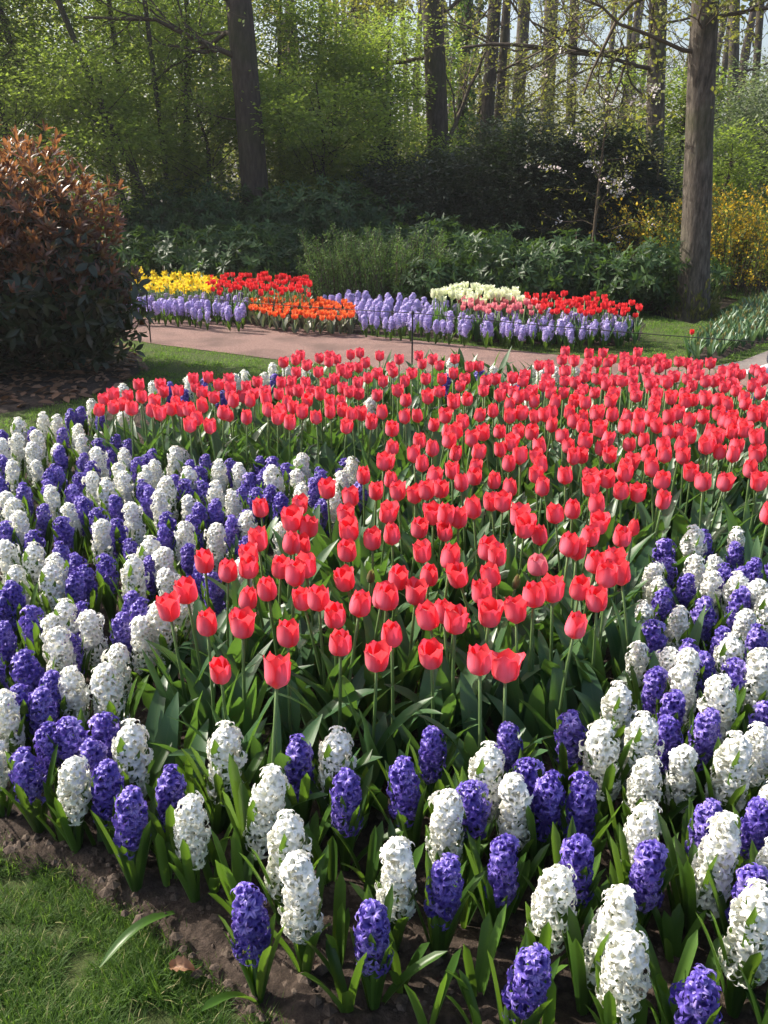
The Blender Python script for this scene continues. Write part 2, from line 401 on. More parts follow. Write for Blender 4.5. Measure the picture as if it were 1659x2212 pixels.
# ------------------------------------------------------------------ grass
def grass(name, poly, n, hmin, hmax, seed, label, keepout=(), width=.05, lean=.5, clump=.25):
    rng = np.random.default_rng(seed)
    P = np.array(poly); lo, hi = P.min(0), P.max(0)
    C = rng.uniform(lo, hi, (n, 2)); x, y = C.T
    x = x + rng.normal(0, .006, n); y = y + rng.normal(0, .006, n)
    ok = inside(x, y, poly)
    for q, marg in keepout:
        ok &= ~(inside(x, y, q) & (edge_dist(x, y, q) > marg + .05 * (vnoise(x / .09, y / .09, seed) - .5)))
    ok &= vnoise(x / .07, y / .07, seed + 4) > clump * vnoise(x / .4, y / .4, seed + 8) * 1.6
    x, y = x[ok], y[ok]; k = len(x)
    h = rng.uniform(hmin, hmax, k) * (.55 + .9 * vnoise(x / .12, y / .12, seed + 2))
    az = rng.uniform(0, 6.283, k); tilt = np.abs(rng.normal(0, lean, k)) * .6
    d = np.stack([np.cos(az) * np.sin(tilt), np.sin(az) * np.sin(tilt), np.cos(tilt)], 1)
    side = np.stack([-np.sin(az), np.cos(az), np.zeros(k)], 1)
    f = np.cross(d, side)
    Mx = np.stack([side, -f, d], -1)
    b = MB()
    rr = rng.uniform(0, 1, k) ** 1.2 * .8 + .25 * (vnoise(x / .3, y / .3, seed + 6) - .5)
    rr = np.where(rng.random(k) < .05, 1.0, np.clip(rr, 0, .9))
    O = np.stack([x, y, np.full(k, -.004)], 1)
    idx = rng.integers(0, 3, k)
    for i, bend in enumerate((.5, 1.1, 1.7)):
        s = idx == i
        b.scatter(blade_tpl(4 if hmax > .06 else 3, bend, width), O[s], Mx[s], h[s], rr[s])
    return stuff(b.build(name, M['near_grass' if hmax > .06 else 'grass']), label, 'grass')
NEAR = [A(640, 2240), A(440, 2060), A(250, 1900), A(0, 1800), A(-420, 1720), (-1.6, .9), (-.2, .9)]
grass('lawn_grass', NEAR, 170000, .035, .085, 21, 'tousled sunlit grass at the corner of the near soil edge', [(BED, .075)], .030, .9, .30)
MID = [A(-300, 1010), A(0, 985), A(200, 925), A(400, 868), A(600, 832), (-.1, 6.9), (.2, 7.2), A(600, 776), A(350, 744), A(200, 722), (-6, 10.5), (-6, 6)]
grass('lawn_grass', MID, 330000, .025, .05, 22, 'mown lawn wedge between the copper shrub, the path and the tulips', [(BED, .03), (LITTER, .06), (PATH, .015)], .09, .5, .05)
STRIP = [A(180, 690), A(330, 690), A(500, 698), A(700, 717), A(950, 742), A(1190, 767), (2.15, 7.55), (2.75, 7.45), (3.15, 7.75), (4.6, 9.4), (6.5, 13.3), (4.4, 13.2), A(1600, 648), A(1500, 702), A(1380, 676), A(1000, 655), A(250, 612), A(100, 640)]
grass('lawn_grass', STRIP, 420000, .025, .05, 23, 'mown grass around the far flower bed across the path', [(FARBED, .04), (GREENBED, .03), (PATH, .015)], .10, .5, .05)

# ------------------------------------------------------------------ tulips
def petal(b, phi, rb, H, top, Aw, rnd, nu=5, nv=8, tip=0.035, mat=0, bow=0.0):
    t = np.linspace(0, 1, nv) ** .86; u = np.linspace(-1, 1, nu)
    r = np.where(t < .40, rb * np.sqrt(np.clip(1 - ((.40 - t) / .40) ** 2, .015, 1)), rb * (1 + (top - 1) * (np.clip((t - .40) / .60, 0, 1)) ** 1.6))
    wd = Aw * (.35 + .65 * np.clip(t / .35, 0, 1) ** .7) * np.clip(1 - t ** 5.2, .0, 1) ** .5
    wd[-1] = Aw * .16
    ang = phi + wd[:, None] * u[None]
    rr = r[:, None] * (1 + .09 * (u[None] ** 2) * t[:, None] + bow * t[:, None] ** 3)
    z = (H * t)[:, None] + tip * H * (t[:, None] ** 4) * (1 - np.abs(u)[None]) - .03 * H * t[:, None] ** 2 * u[None] ** 2
    P = np.stack([rr * np.cos(ang), rr * np.sin(ang), z + 0 * u[None]], -1)
    b.grid(P, rnd, mat)
def taper_leaf(b, az, L, W, lift, curl, twist, rnd, n=9, m=5, fold=.35, wave=.0, blunt=1.0, z0=0., r0=.006, mat=0):
    """a long leaf that rises from the base, arches outward by curl and folds along its midrib"""
    t = np.linspace(0, 1, n); u = np.linspace(-1, 1, m)
    a = lift + curl * t ** 1.4
    ds = L / (n - 1)
    ro = r0 + np.concatenate([[0], np.cumsum(np.sin((a[1:] + a[:-1]) / 2) * ds)])
    zz = z0 + np.concatenate([[0], np.cumsum(np.cos((a[1:] + a[:-1]) / 2) * ds)])
    wd = W * .5 * (np.clip(t / .3, .22, 1) ** .6) * np.clip(1 - t ** (2.2 * blunt), 0, 1) ** (.75 / blunt); wd[-1] = max(wd[-1], W * .02)
    off = twist * t ** 1.5 * L * .25
    ca, sa = math.cos(az), math.sin(az)
    fo = fold * (1 - .6 * t)
    px = wd[:, None] * u[None]
    up = (np.abs(u)[None] * wd[:, None]) * fo[:, None] + wave * wd[:, None] * np.sin(t[:, None] * 9 + u[None] * 1.5 + az) * np.abs(u)[None]
    rad = ro[:, None] - up * np.cos(a)[:, None]; z = zz[:, None] + up * np.sin(a)[:, None]
    tang = px + off[:, None]
    P = np.stack([rad * ca - tang * sa, rad * sa + tang * ca, z], -1)
    b.grid(P, rnd, mat)

def make_tulip(name, mat, rng, stem_h=.37, rb=.031, H=.07, top=1.0, petals=True, nleaf=3, leaf_mat='tulip_leaf', leafL=.33, leafW=.085, lod=1, lean=None, bow=0.):
    root = link(name, None); root.empty_display_size = .03
    lx, ly = (rng.normal(0, .016, 2) if lean is None else lean)
    t = np.linspace(0, 1, 6)
    pts = np.stack([lx * t ** 2, ly * t ** 2, stem_h * t], 1)
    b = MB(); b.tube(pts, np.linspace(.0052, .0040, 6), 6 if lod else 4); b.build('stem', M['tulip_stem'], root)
    end = pts[-1]; dirn = Vector((2 * lx, 2 * ly, stem_h)).normalized()
    phi = rng.uniform(0, 6.28); nu, nv = (7, 9) if lod == 1 else (3, 5)
    f = MB()
    for k in range(3): petal(f, phi + 2.094 * k + 1.047, rb * .9, H * rng.uniform(.98, 1.06), top * rng.uniform(.9, 1.02), .98, rng.random(), nu, nv, bow=bow)
    if lod == 1 and top > .9:
        f.tube([(0, 0, .004), (0, 0, H * .45)], [.005, .006], 5)
    if not petals:
        for k in range(3): petal(f, phi + 2.094 * k, rb, H * rng.uniform(.9, 1.0), top * rng.uniform(.95, 1.1), 1.1, rng.random(), nu, nv, bow=bow)
    fo = f.build('flower', M.get(mat + '_inner', M[mat]), root); fo.location = end; fo.rotation_euler = dirn.to_track_quat('Z', 'Y').to_euler()
    if petals:
        for k in range(3):
            g = MB(); petal(g, phi + 2.094 * k + rng.normal(0, .05), rb, H * rng.uniform(.9, 1.0), top * rng.uniform(.92, 1.14), 1.1, rng.random(), nu, nv, bow=bow)
            g.build('petal', M[mat], fo)
    for k in range(nleaf):
        g = MB(); taper_leaf(g, rng.uniform(0, 6.28) if k else phi, leafL * rng.uniform(.75, 1.15) * (1 - .12 * k), leafW * rng.uniform(.75, 1.15) * (1 - .2 * k), rng.uniform(.05, .35), rng.uniform(.2, 1.2), rng.normal(0, .4), rng.random(),
                              10 if lod else 6, 5 if lod else 3, .45, .18, z0=.0 if k < 2 else stem_h * .22)
        g.build('leaf', M[leaf_mat], root)
    root['head'] = (float(end[0]), float(end[1]), float(end[2] + H * .5))
    return root
def place_head(proto, P, rng, used, label, cat, group, scale=None, tilt=.05, rot=None):
    """stands a copy of PROTO on the soil so that its flower is at P"""
    o = proto if proto.name not in used else dup(proto)
    used.add(proto.name)
    h = Vector(proto['head'])
    s = (P[2] - .015) / h.z if scale is None else scale
    e = Euler((rng.normal(0, tilt), rng.normal(0, tilt), rng.uniform(0, 6.28) if rot is None else rot))
    q = e.to_matrix() @ (h * s)
    o.rotation_euler = e; o.scale = (s, s, s)
    o.location = (P[0] - q.x, P[1] - q.y, .02)
    tag(o, label, cat, group)
    return o

# heads of the coral tulips as they stand in the bed, read in four overlapping windows of the photograph
T6 = [(208,1068),(417,1103),(35,985),(200,910),(255,885),(303,930),(455,895),(570,876),(818,950),(137,807),(425,800),(648,815),(724,795),(842,785),(923,835),(15,825),(57,735),(197,725),(332,722),(470,730),(915,672),(965,728),(1030,722),(990,655),(1050,657),(792,602),(832,612),(165,627),(287,650),(446,617),(490,645),(1027,562),(887,562),(928,505),(603,515),(585,475),(673,557),(33,555),(150,525),(265,533),(210,465),(265,465),(320,483),(385,435),(465,410),(508,415),(738,460),(816,443),(920,422),(12,460),(1205,402),(1097,375),(1025,365),(545,352),(685,347),(476,318),(135,383),(60,365),(187,362),(245,357),(787,300),(893,345),(893,310),(968,315),(1043,285),(1040,262),(1155,255),(1200,318),(1377,325),(1328,283),(1470,325),(1515,330),(1582,270),(1620,325),(1655,465),(213,303),(295,275),(335,325),(392,260),(392,300),(30,315),(540,245),(580,265),(660,295),(680,247),(15,240),(163,245),(130,203),(210,180),(310,195),(407,195),(503,185),(590,207),(550,155),(675,168),(800,165),(820,215),(855,210),(670,215),(935,180),(980,205),(1070,235),(1060,162),(870,145),(860,85),(965,135),(1095,85),(1140,205),(1210,160),(1215,210),(1295,213),(1283,165),(1315,130),(1395,170),(1450,195),(1510,205),(1520,165),(1610,205),(1620,130),(35,178),(155,145),(283,145),(370,140),(270,105),(315,98),(432,110),(500,108),(580,108),(640,105),(660,125),(770,120),(725,78),(35,95),(213,78),(90,40),(145,35),(265,40),(340,65),(410,35),(470,15),(540,40),(595,25),(660,45),(725,20),(800,25),(860,45),(930,28),(985,30),(1045,30),(1040,80),(1180,80),(1230,105),(1270,110),(1235,45),(1320,60),(1380,45),(1405,105),(1450,25),(1470,60),(1440,130),(1500,110),(1500,70),(1550,100),(1600,35),(1640,35),(1105,35),(1150,50)]
T5 = [(952,1140),(1197,1147),(1472,1025),(1630,1090),(1655,985),(1243,988),(897,940),(1047,945),(732,870),(808,800),(1070,830),(1155,785),(1310,830),(1375,830),(1455,900),(1553,855),(1640,825),(1207,695),(1270,720),(1325,690),(985,715),(880,670),(1075,692),(1075,640),(1120,580),(1260,590),(1310,600),(1333,520),(1263,488),(1295,425),(1130,440),(1415,355),(1495,740),(1500,625),(1608,575),(1510,525),(1500,470),(1460,460),(1520,390),(1625,365),(1570,295),(1605,302),(1640,460),(1655,240),(428,10),(490,0),(570,5),(690,28),(740,10),(850,45),(818,80),(910,85),(965,25),(990,35),(1065,42),(1160,15),(1200,45),(1253,67),(1305,20),(1340,10),(1368,45),(1430,20),(1480,10),(1520,30),(1495,85),(1560,30),(1605,60),(1650,20)]
T3 = [(448,778),(490,755),(553,762),(528,800),(613,765),(600,715),(660,795),(655,830),(693,712),(706,745),(768,742),(738,805),(785,825),(760,795),(820,822),(835,688),(845,725),(873,748),(899,682),(875,803),(945,715),(950,742),(925,770),(990,690),(995,725),(998,760),(1010,785),(1065,725),(1050,765),(1080,785),(1112,703),(1095,755),(1145,745),(1150,780),(1155,822),(1205,755),(1215,705),(1220,830),(1240,790),(1265,815),(1260,700),(1255,742),(1290,740),(1280,662),(1320,705),(1325,630),(1345,745),(1330,780),(1375,660),(1380,600),(1225,618),(1277,607),(1297,587),(1350,620),(1385,755),(1405,710),(1425,790),(1420,615),(1445,690),(1470,790),(1425,590),(1455,605),(1475,650),(1480,730),(1510,640),(1500,665),(1515,585),(1555,577),(1510,745),(1545,705),(1550,755),(1590,685),(1580,620),(1610,620),(1550,640),(1630,760),(1630,665),(1640,590),(1655,700)]
T4 = [(65,605),(30,640),(150,590),(165,625),(210,605),(240,632),(305,603),(370,637),(410,635),(300,665),(40,660),(120,665),(180,690),(90,700),(250,690),(240,745),(350,690),(330,720),(440,700),(430,740),(480,690),(555,685),(600,700),(640,740),(700,690),(520,730),(500,760),(360,770),(300,790),(190,770),(95,785),(60,740),(780,700),(720,750),(783,570),(770,608),(715,650),(787,655),(823,612),(885,580),(885,620),(920,615),(945,578),(985,605),(1095,575),(1065,610),(1035,640),(1005,635),(1110,620),(1130,650),(1145,620),(1190,640),(1180,605),(1220,625),(1275,615),(1310,620),(1355,630),(1410,622),(1465,655),(1500,665),(1540,670),(1255,680),(1225,705),(1310,690),(1330,720),(1390,700),(1385,765),(1470,725),(1450,690),(1520,740),(1555,770),(1625,750),(1605,710),(1600,830),(1650,820),(868,680),(920,690),(960,715),(1030,700),(1080,730),(1150,710),(1180,755),(860,735),(910,750),(990,760),(1090,765),(1240,770),(1300,785),(1440,780),(1490,800),(1560,800),(740,790),(580,770),(540,800),(650,790),(820,780),(870,790),(690,720),(950,660),(1600,650),(1640,690),(1075,660),(1330,650)]
heads = [(829.5 + x * .5, 881 + y * .5) for x, y in T6] + [(x * .5, 881 + y * .5) for x, y in T5] + [(x * .5, 474.4 + y * .5) for x, y in T3] + [(829.5 + x * .5, 474.4 + y * .5) for x, y in T4]
rt = np.random.default_rng(41)
pts = []
for (u, v) in heads:
    z = float(np.clip(rt.normal(.435, .014), .40, .47))
    p = at(u, v, z)
    if all((p - q).length > .048 for q in pts): pts.append(p)
# the packed far half hides more heads than can be read one by one
FILLZONE = [A(1040, 850, .43), A(1160, 780, .43), A(1400, 765, .43), A(1640, 800, .43), A(1800, 830, .43), A(1850, 990, .43), A(1500, 960, .43), A(1200, 950, .43)]
for c in poisson(FILLZONE, .105, 5, 3000, keep=[np.array(p[:2]) for p in pts]):
    pts.append(Vector((c[0], c[1], float(np.clip(rt.normal(.425, .014), .395, .45)))))
pts.sort(key=lambda p: p.y)
print('coral tulips', len(pts))
near, far = pts[:300], pts[300:]

protos = []
TOPS = [.86, .80, .94, .74, .88, 1.02, .82, .92, .66, 1.08, .86, .78, .97, .84]
for k in range(14):
    top = TOPS[k]
    protos.append(make_tulip('coral_tulip', 'coral', rt, stem_h=.37, rb=.0282 * rt.uniform(.92, 1.05), H=.072 * rt.uniform(.93, 1.06), top=top))
ORD = ['first', 'second', 'third', 'fourth', 'fifth', 'sixth', 'seventh', 'eighth', 'ninth', 'tenth', 'eleventh', 'twelfth', 'thirteenth', 'fourteenth', 'fifteenth', 'sixteenth', 'seventeenth', 'eighteenth', 'nineteenth', 'twentieth']
used = set()
rows = []
TUL = []
def size_word(k): return 'open mouthed' if TOPS[k] > .95 else 'tight closed' if TOPS[k] < .79 else 'cupped'
front_words = ['nearest', 'second nearest', 'third nearest', 'fourth nearest', 'fifth nearest', 'sixth nearest', 'seventh nearest', 'eighth nearest', 'ninth nearest', 'tenth nearest']
ROW = 14
for i, p in enumerate(near):
    k = int(rt.integers(0, len(protos)))
    if i < 140:
        r = i // ROW; mates = sorted(near[r * ROW:(r + 1) * ROW], key=lambda q: proj(q)[0]); j = mates.index(p)
        pos = 'leftmost' if j == 0 else 'rightmost' if j == len(mates) - 1 else ORD[j] + ' from left'
        lab = '%s coral tulip, %s in the %s row of its bed' % (size_word(k), pos, front_words[r])
        grp = 'coral tulips of the near half of the bed'
    else:
        zone = 'on the left' if proj(p)[0] < 760 else 'in the middle' if proj(p)[0] < 1150 else 'on the right'
        lab = 'coral tulip packed among many alike %s of the far half bed' % zone
        grp = 'coral tulips of the far half of the bed, ' + zone
    TUL.append(place_head(protos[k], p, rt, used, lab, 'tulip', grp, tilt=.07))
# the rest of the packed far rows
b = MB()
for p in far:
    rb, H = .031 * rt.uniform(.9, 1.05), .07 * rt.uniform(.93, 1.05); ph = rt.uniform(0, 6.28)
    m0 = MB()
    for q in range(3):
        petal(m0, ph + 2.094 * q + 1.047, rb * .9, H, rt.uniform(.85, 1.1), 1.0, .5, 5, 7)
        petal(m0, ph + 2.094 * q, rb, H * .95, rt.uniform(.85, 1.1), 1.1, .5, 5, 7)
    off = 0
    for V, At in zip(m0.V, m0.A):
        b.add(V + np.array([p.x, p.y, p.z - H / 2]), gridq(7, 5), None, At[:, 0], At[:, 1], .5)
    b.tube([(p.x, p.y, .02), (p.x, p.y, p.z - H / 2)], .0045, 5, mat=1)
    for q in range(2):
        m0 = MB(); taper_leaf(m0, rt.uniform(0, 6.28), rt.uniform(.2, .3), .05, rt.uniform(.05, .3), rt.uniform(.2, 1), 0, rt.random(), 6, 3)
        b.add(m0.V[0] + np.array([p.x, p.y, .02]), gridq(6, 3), None, m0.A[0][:, 0], m0.A[0][:, 1], rt.random(), mat=2)
if far: stuff(b.build('distant_coral_tulips', [M['coral'], M['tulip_stem'], M['tulip_leaf']]), 'mass of coral tulips crowding the back edge of the tulip bed', 'tulips')

# the odd ones out
def single(name, mat, u, v, z, label, **kw):
    pr = make_tulip(name, mat, rt, **kw)
    return place_head(pr, at(u, v, z), rt, set(), label, 'tulip', tilt=.02, group=None)
single('faded_tulip', 'pink_faded', 829.5 + 335, 881 + 344, .42, 'pale pink faded tulip nodding between the coral tulips', rb=.03, H=.064, top=.7, lean=(.02, -.02), stem_h=.36)
single('open_tulip', 'coral', 829.5 + 262, 881 + 568, .40, 'blown coral tulip with petals flopping wide open at the front of the bed', rb=.033, H=.075, top=1.15, bow=.04, lean=(.03, -.03), stem_h=.34)
single('open_tulip', 'coral', 829.5 + 151, 881 + 466, .37, 'short crumpled coral tulip opened beneath its neighbours', rb=.028, H=.052, top=1.3, bow=.1, stem_h=.32)
single('tulip_bud', 'bud', 800, 1246, .42, 'closed green tulip bud on a thin stem left of the front tulips', rb=.012, H=.05, top=.4, petals=False)
single('tulip_bud', 'bud', 829.5 + 284, 881 + 378, .41, 'closed green tulip bud below the pale pink tulip', rb=.012, H=.05, top=.4, petals=False)
single('tulip_bud', 'coral', 829.5 + 537, 881 + 263, .42, 'half coloured tulip bud splitting green to red beside the white hyacinths', rb=.02, H=.06, top=.45, petals=False)

# undergrowth of thin leaves between the tulip stems
ru = np.random.default_rng(77)
UG = [A(300, 1760, .05), A(330, 1500), A(600, 1200), A(230, 1010), A(500, 880), A(1000, 830), (2.9, 5.9), (3.0, 3.6), A(1500, 1450), A(1380, 1720, .05), A(800, 1800)]
C = np.array(poisson(UG, .034, 6, 9000)); k = len(C)
az = ru.uniform(0, 6.28, k); tl = np.abs(ru.normal(.3, .35, k))
d = np.stack([np.cos(az) * np.sin(tl), np.sin(az) * np.sin(tl), np.cos(tl)], 1); sd = np.stack([-np.sin(az), np.cos(az), 0 * az], 1)
b = MB()
for i, bend in enumerate((.6, 1.3, 1.9)):
    s = np.arange(k) % 3 == i
    b.scatter(blade_tpl(6, bend, .045), np.concatenate([C[s], np.full((s.sum(), 1), .02)], 1), np.stack([sd[s], -np.cross(d[s], sd[s]), d[s]], -1), ru.uniform(.12, .24, s.sum()), ru.uniform(0, .9, s.sum()))
stuff(b.build('thin_leaf_undergrowth', M['hyacinth_leaf']), 'thin grassy leaves growing between the tulip stems', 'undergrowth')
C = np.array(poisson(UG, .06, 16, 9000)); b = MB()
for c in C:
    m0 = MB(); taper_leaf(m0, ru.uniform(0, 6.28), ru.uniform(.18, .34), ru.uniform(.045, .09), ru.uniform(.05, .5), ru.uniform(.1, 1.1), ru.normal(0, .4), ru.random(), 8, 3, .45, .15)
    b.add(m0.V[0] + np.array([c[0], c[1], .015]), gridq(8, 3), None, m0.A[0][:, 0], m0.A[0][:, 1], ru.random())
stuff(b.build('leaf_undergrowth', M['tulip_leaf']), 'dense broad tulip leaves filling the bed under the coral heads', 'undergrowth')

# ------------------------------------------------------------------ hyacinths
def floret_tpl(lod):
    """one floret along +z: a short tube and six petals that curl back"""
    b = MB()
    n, m = (6, 3) if lod else (4, 2)
    for k in range(6):
        ph = k * math.pi / 3; inner = k % 2
        t = np.linspace(0, 1, n); u = np.linspace(-1, 1, m)
        ang = .30 + (2.3 + .45 * inner) * t ** 1.1
        ds = .0200 / (n - 1)
        r = .0028 + np.concatenate([[0], np.cumsum(np.sin((ang[1:] + ang[:-1]) / 2) * ds)])
        z = .0125 + np.concatenate([[0], np.cumsum(np.cos((ang[1:] + ang[:-1]) / 2) * ds)])
        wd = .0042 * np.sin(np.pi * np.clip(.18 + .80 * t, 0, .97)) ** .7
        px = wd[:, None] * u[None]; lift = np.abs(u)[None] * wd[:, None] * .35
        rad = r[:, None] + 0 * u[None]; zz = z[:, None] + lift
        P = np.stack([rad * math.cos(ph) - px * math.sin(ph), rad * math.sin(ph) + px * math.cos(ph), zz], -1)
        b.grid(P, .5)
    b.tube([(0, 0, 0), (0, 0, .007), (0, 0, .0145)], [.0022, .0034, .0036], 6 if lod else 4, cap=False)
    b.V[-1] = b.V[-1]; b.A[-1][:, 1] = .25
    V = np.concatenate(b.V); Aa = np.concatenate(b.A); Q = np.concatenate(b.F)
    return (V, Q, None, Aa[:, 0], Aa[:, 1])
FT = [floret_tpl(0), floret_tpl(1)]
def make_spike(rng, L, rad, n, lod, loose=0.):
    """florets on a spiral about the stem, lower ones drooping, upper ones lifting"""
    i = np.arange(n); t = (i + .5) / n
    az = i * 2.39996 + rng.normal(0, .22, n)
    el = np.radians(-32 + 38 * t + 75 * np.clip((t - .72) / .28, 0, 1) ** 1.3) + rng.normal(0, .16, n)
    z = L * (.10 + .80 * t) + rng.normal(0, .003, n)
    # florets reach out to the spike's radius; the stalk of each is longer low down
    stalk = np.maximum(rad - .0235, .002) * (1 - .72 * np.clip((t - .42) / .58, 0, 1) ** 1.7) * (1 + loose * (1 - t) * rng.uniform(0, 1, n))
    d = np.stack([np.cos(az) * np.cos(el), np.sin(az) * np.cos(el), np.sin(el)], 1)
    base = np.stack([.003 * np.cos(az), .003 * np.sin(az), z], 1)
    O = base + d * stalk[:, None]
    x = unit(np.cross(d, rdir(n, rng))); y = np.cross(d, x)
    s = rng.uniform(.85, 1.22, n) * np.where(t > .93, .85, 1)
    O = O + d * rng.normal(-.001, .0052, n)[:, None]
    b = MB()
    b.scatter(FT[lod], O, np.stack([x, y, d], -1), s, rng.uniform(0, 1, n))
    for j in range(0, n):
        b.tube([base[j] * .98, O[j] + d[j] * .001], .0019, 3, mat=0, cap=False); b.A[-1][:, 1] = .2
    b.tube([(0, 0, 0), (0, 0, L * .9)], [.0075, .006], 6, mat=0); b.A[-1] = b.A[-1] * 0
    return b
def make_hyacinth(name, mat, rng, H=.31, L=.185, rad=.040, n=62, lod=1, nleaf=5, lean=0.0, loose=.0, leafL=.25, curve=0.):
    """stem, flower spike and strap leaves; LEAN tips the whole spike to +x by that many metres at its top"""
    root = link(name, None); root.empty_display_size = .03
    h0 = H - L
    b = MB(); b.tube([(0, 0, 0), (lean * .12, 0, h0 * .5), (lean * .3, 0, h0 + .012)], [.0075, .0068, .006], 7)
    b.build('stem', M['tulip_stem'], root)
    sp = make_spike(rng, L, rad, n, lod, loose).build('flower_spike', [M[mat], M['tulip_stem']], root)
    sp.location = (lean * .3, 0, h0); sp.rotation_euler = (0, math.atan2(lean * .7, L), rng.uniform(0, 6.28) if abs(lean) < 1e-4 else 0)
    for k in range(nleaf):
        g = MB()
        taper_leaf(g, rng.uniform(-.5, .5) + k * 6.283 / nleaf, leafL * rng.uniform(.72, 1.15), rng.uniform(.018, .027), rng.uniform(.04, .26) * (2.1 if k == 1 else 1), rng.uniform(-.12, .38) * (2.2 if k == 1 else 1), rng.normal(0, .15), rng.random(), 10 if lod else 6, 5 if lod else 3, .75, .0, 3.2, 0, .008)
        g.build('leaf', M['hyacinth_leaf'], root)
    root['mid'] = (lean * .65, 0.0, h0 + L * .5)
    return root
rh = np.random.default_rng(99)
# rows: x and y of the spike's top, x and y of its foot, in windows of the photograph
W7 = [(345,270,300,600,'upright white hyacinth standing on the soil edge nearest the lawn, leftmost of the front plants'),
 (575,215,560,460,'white hyacinth rising behind the purple one with a drooping side floret'),
 (990,180,960,510,'white hyacinth standing alone against the dark tulip leaves'),
 (1195,375,1110,690,'white hyacinth leaning right with two more white ones in front of it'),
 (860,440,790,780,'white hyacinth on the soil edge beside the long strap leaf lying on soil'),
 (1455,190,1440,500,'tall white hyacinth behind the thin purple spike below the tulip leaves'),
 (1250,600,1230,860,'white hyacinth half hidden behind the tall fluffy white one at the soil edge'),
 (1300,750,1300,1110,'tall fluffy white hyacinth on bare soil beside the round purple one'),
 (45,30,30,310,'white hyacinth cut by the photo edge above the left end of the soil')]
P7 = [(125,250,115,430,'purple hyacinth low at the left beside the leftmost white front plant'),(225,160,215,340,'purple hyacinth in a clump of four behind the leftmost white front plant'),
 (320,160,310,300,'purple hyacinth just behind the top of the leftmost white front plant'),(430,230,420,370,'purple hyacinth squeezed between two white front plants'),
 (460,140,470,230,'small purple hyacinth peeping above the clump of four'),(560,190,540,260,'small purple hyacinth peeping over a white one near the soil edge'),
 (490,345,460,600,'tall purple hyacinth in front of a white one near the lawn corner'),(590,460,560,620,'short purple hyacinth with a drooping side at the foot of a white one'),
 (740,350,740,560,'broad purple hyacinth behind the leaning white one on the soil edge'),(1295,255,1290,490,'narrow purple hyacinth between two tall white ones under the tulips'),
 (1505,340,1490,680,'thin tall blue purple hyacinth in front of a tall white one'),(1085,880,1085,1130,'short round purple hyacinth alone on bare soil at the front'),
 (1620,880,1600,1280,'long purple hyacinth at the very front of the soil, right of the fluffy white one'),(100,5,90,150,'dark purple hyacinth at the left edge over the soil'),(200,20,190,120,'purple hyacinth between two white ones high at the left of the soil')]
W8 = [(1295,-120,1280,20,None),(1430,25,1450,220,None),(1120,165,1090,330,None),(920,200,950,460,None),(1160,300,1080,560,None),(440,300,430,560,'white hyacinth just left of the slim white one, purple behind it'),
 (570,400,560,680,'slim white hyacinth between the purple clump and the upright strap leaves'),(265,480,265,770,'white hyacinth with a purple one standing directly in front of its foot'),(55,670,60,1020,'white hyacinth leaning over the dark soil beside the long purple one'),
 (1130,540,1080,790,'white hyacinth mostly hidden behind a purple spike'),(1490,600,1370,930,'white hyacinth leaning strongly right over a shaded gap'),(1500,270,1480,520,None),(1600,200,1600,440,None),
 (760,810,690,1130,'creamy white hyacinth leaning right above a purple one at the front edge'),(1030,940,920,1220,'broad white hyacinth directly behind the nearest white one'),
 (1080,1080,980,1440,'nearest white hyacinth, loose florets spreading at its foot'),(1600,880,1560,1290,'tall white hyacinth low at the right edge behind three strap leaves')]
P8 = [(1210,130,1230,330,None),(1390,110,1370,370,None),(1260,140,1290,300,None),(805,100,800,370,'upright purple hyacinth at the foot of the tulip bed right of centre'),(190,170,220,420,'purple hyacinth tilting left against the tulip leaves'),
 (520,150,550,400,'dark purple hyacinth touched by a red petal at the tulip edge'),(615,340,610,420,'small purple hyacinth behind the slim white one'),(700,400,700,570,'starry purple hyacinth right of the slim white one'),
 (100,340,80,600,'loose purple hyacinth left of the white one with purple at its foot'),(370,420,380,690,'purple hyacinth wedged between two white ones left of the upright strap leaves'),(510,640,510,880,'stout purple hyacinth above two upright strap leaves'),
 (850,420,850,680,'tall violet hyacinth with a side floret, right of the slim white one'),(820,660,830,900,'short deep violet hyacinth directly behind the creamy leaning white one'),(280,700,250,1070,'purple hyacinth standing directly before a white one at the front of the soil'),
 (1120,640,1140,1020,'tall purple hyacinth in front of a half hidden white one'),(1400,490,1380,680,None),(1590,500,1620,760,None),(1560,770,1580,900,'small purple hyacinth behind the tall white one at the right edge'),
 (650,1110,600,1480,'nearest tall purple hyacinth below the creamy leaning white one'),(1350,1230,1340,1500,'nearest purple hyacinth in the lower right corner, alone above dark soil'),(1650,60,1640,220,None)]
W6 = [(1330,575,1310,670),(1345,665,1340,750),(1180,675,1130,860),(1395,745,1400,870),(1515,535,1515,700),(1520,765,1500,810),(1590,790,1600,910),(1650,830,1640,950),(1260,890,1270,1060),(1490,1030,1470,1160),(1220,1070,1210,1200),(1610,1110,1600,1220),(1280,1165,1280,1260),(1010,1230,985,1420)]
P6 = [(1205,600,1210,700),(1355,555,1400,730),(1305,735,1290,870),(1210,805,1170,940),(1370,840,1370,1040),(1460,690,1460,740),(1600,665,1580,790),(1530,710,1520,770),(1525,810,1525,1010),(1160,950,1150,1130),(1610,960,1600,1110),(1310,1040,1300,1170),(1380,1075,1370,1200),(1510,1100,1500,1220),(1160,1155,1160,1290),(1230,1240,1240,1380)]
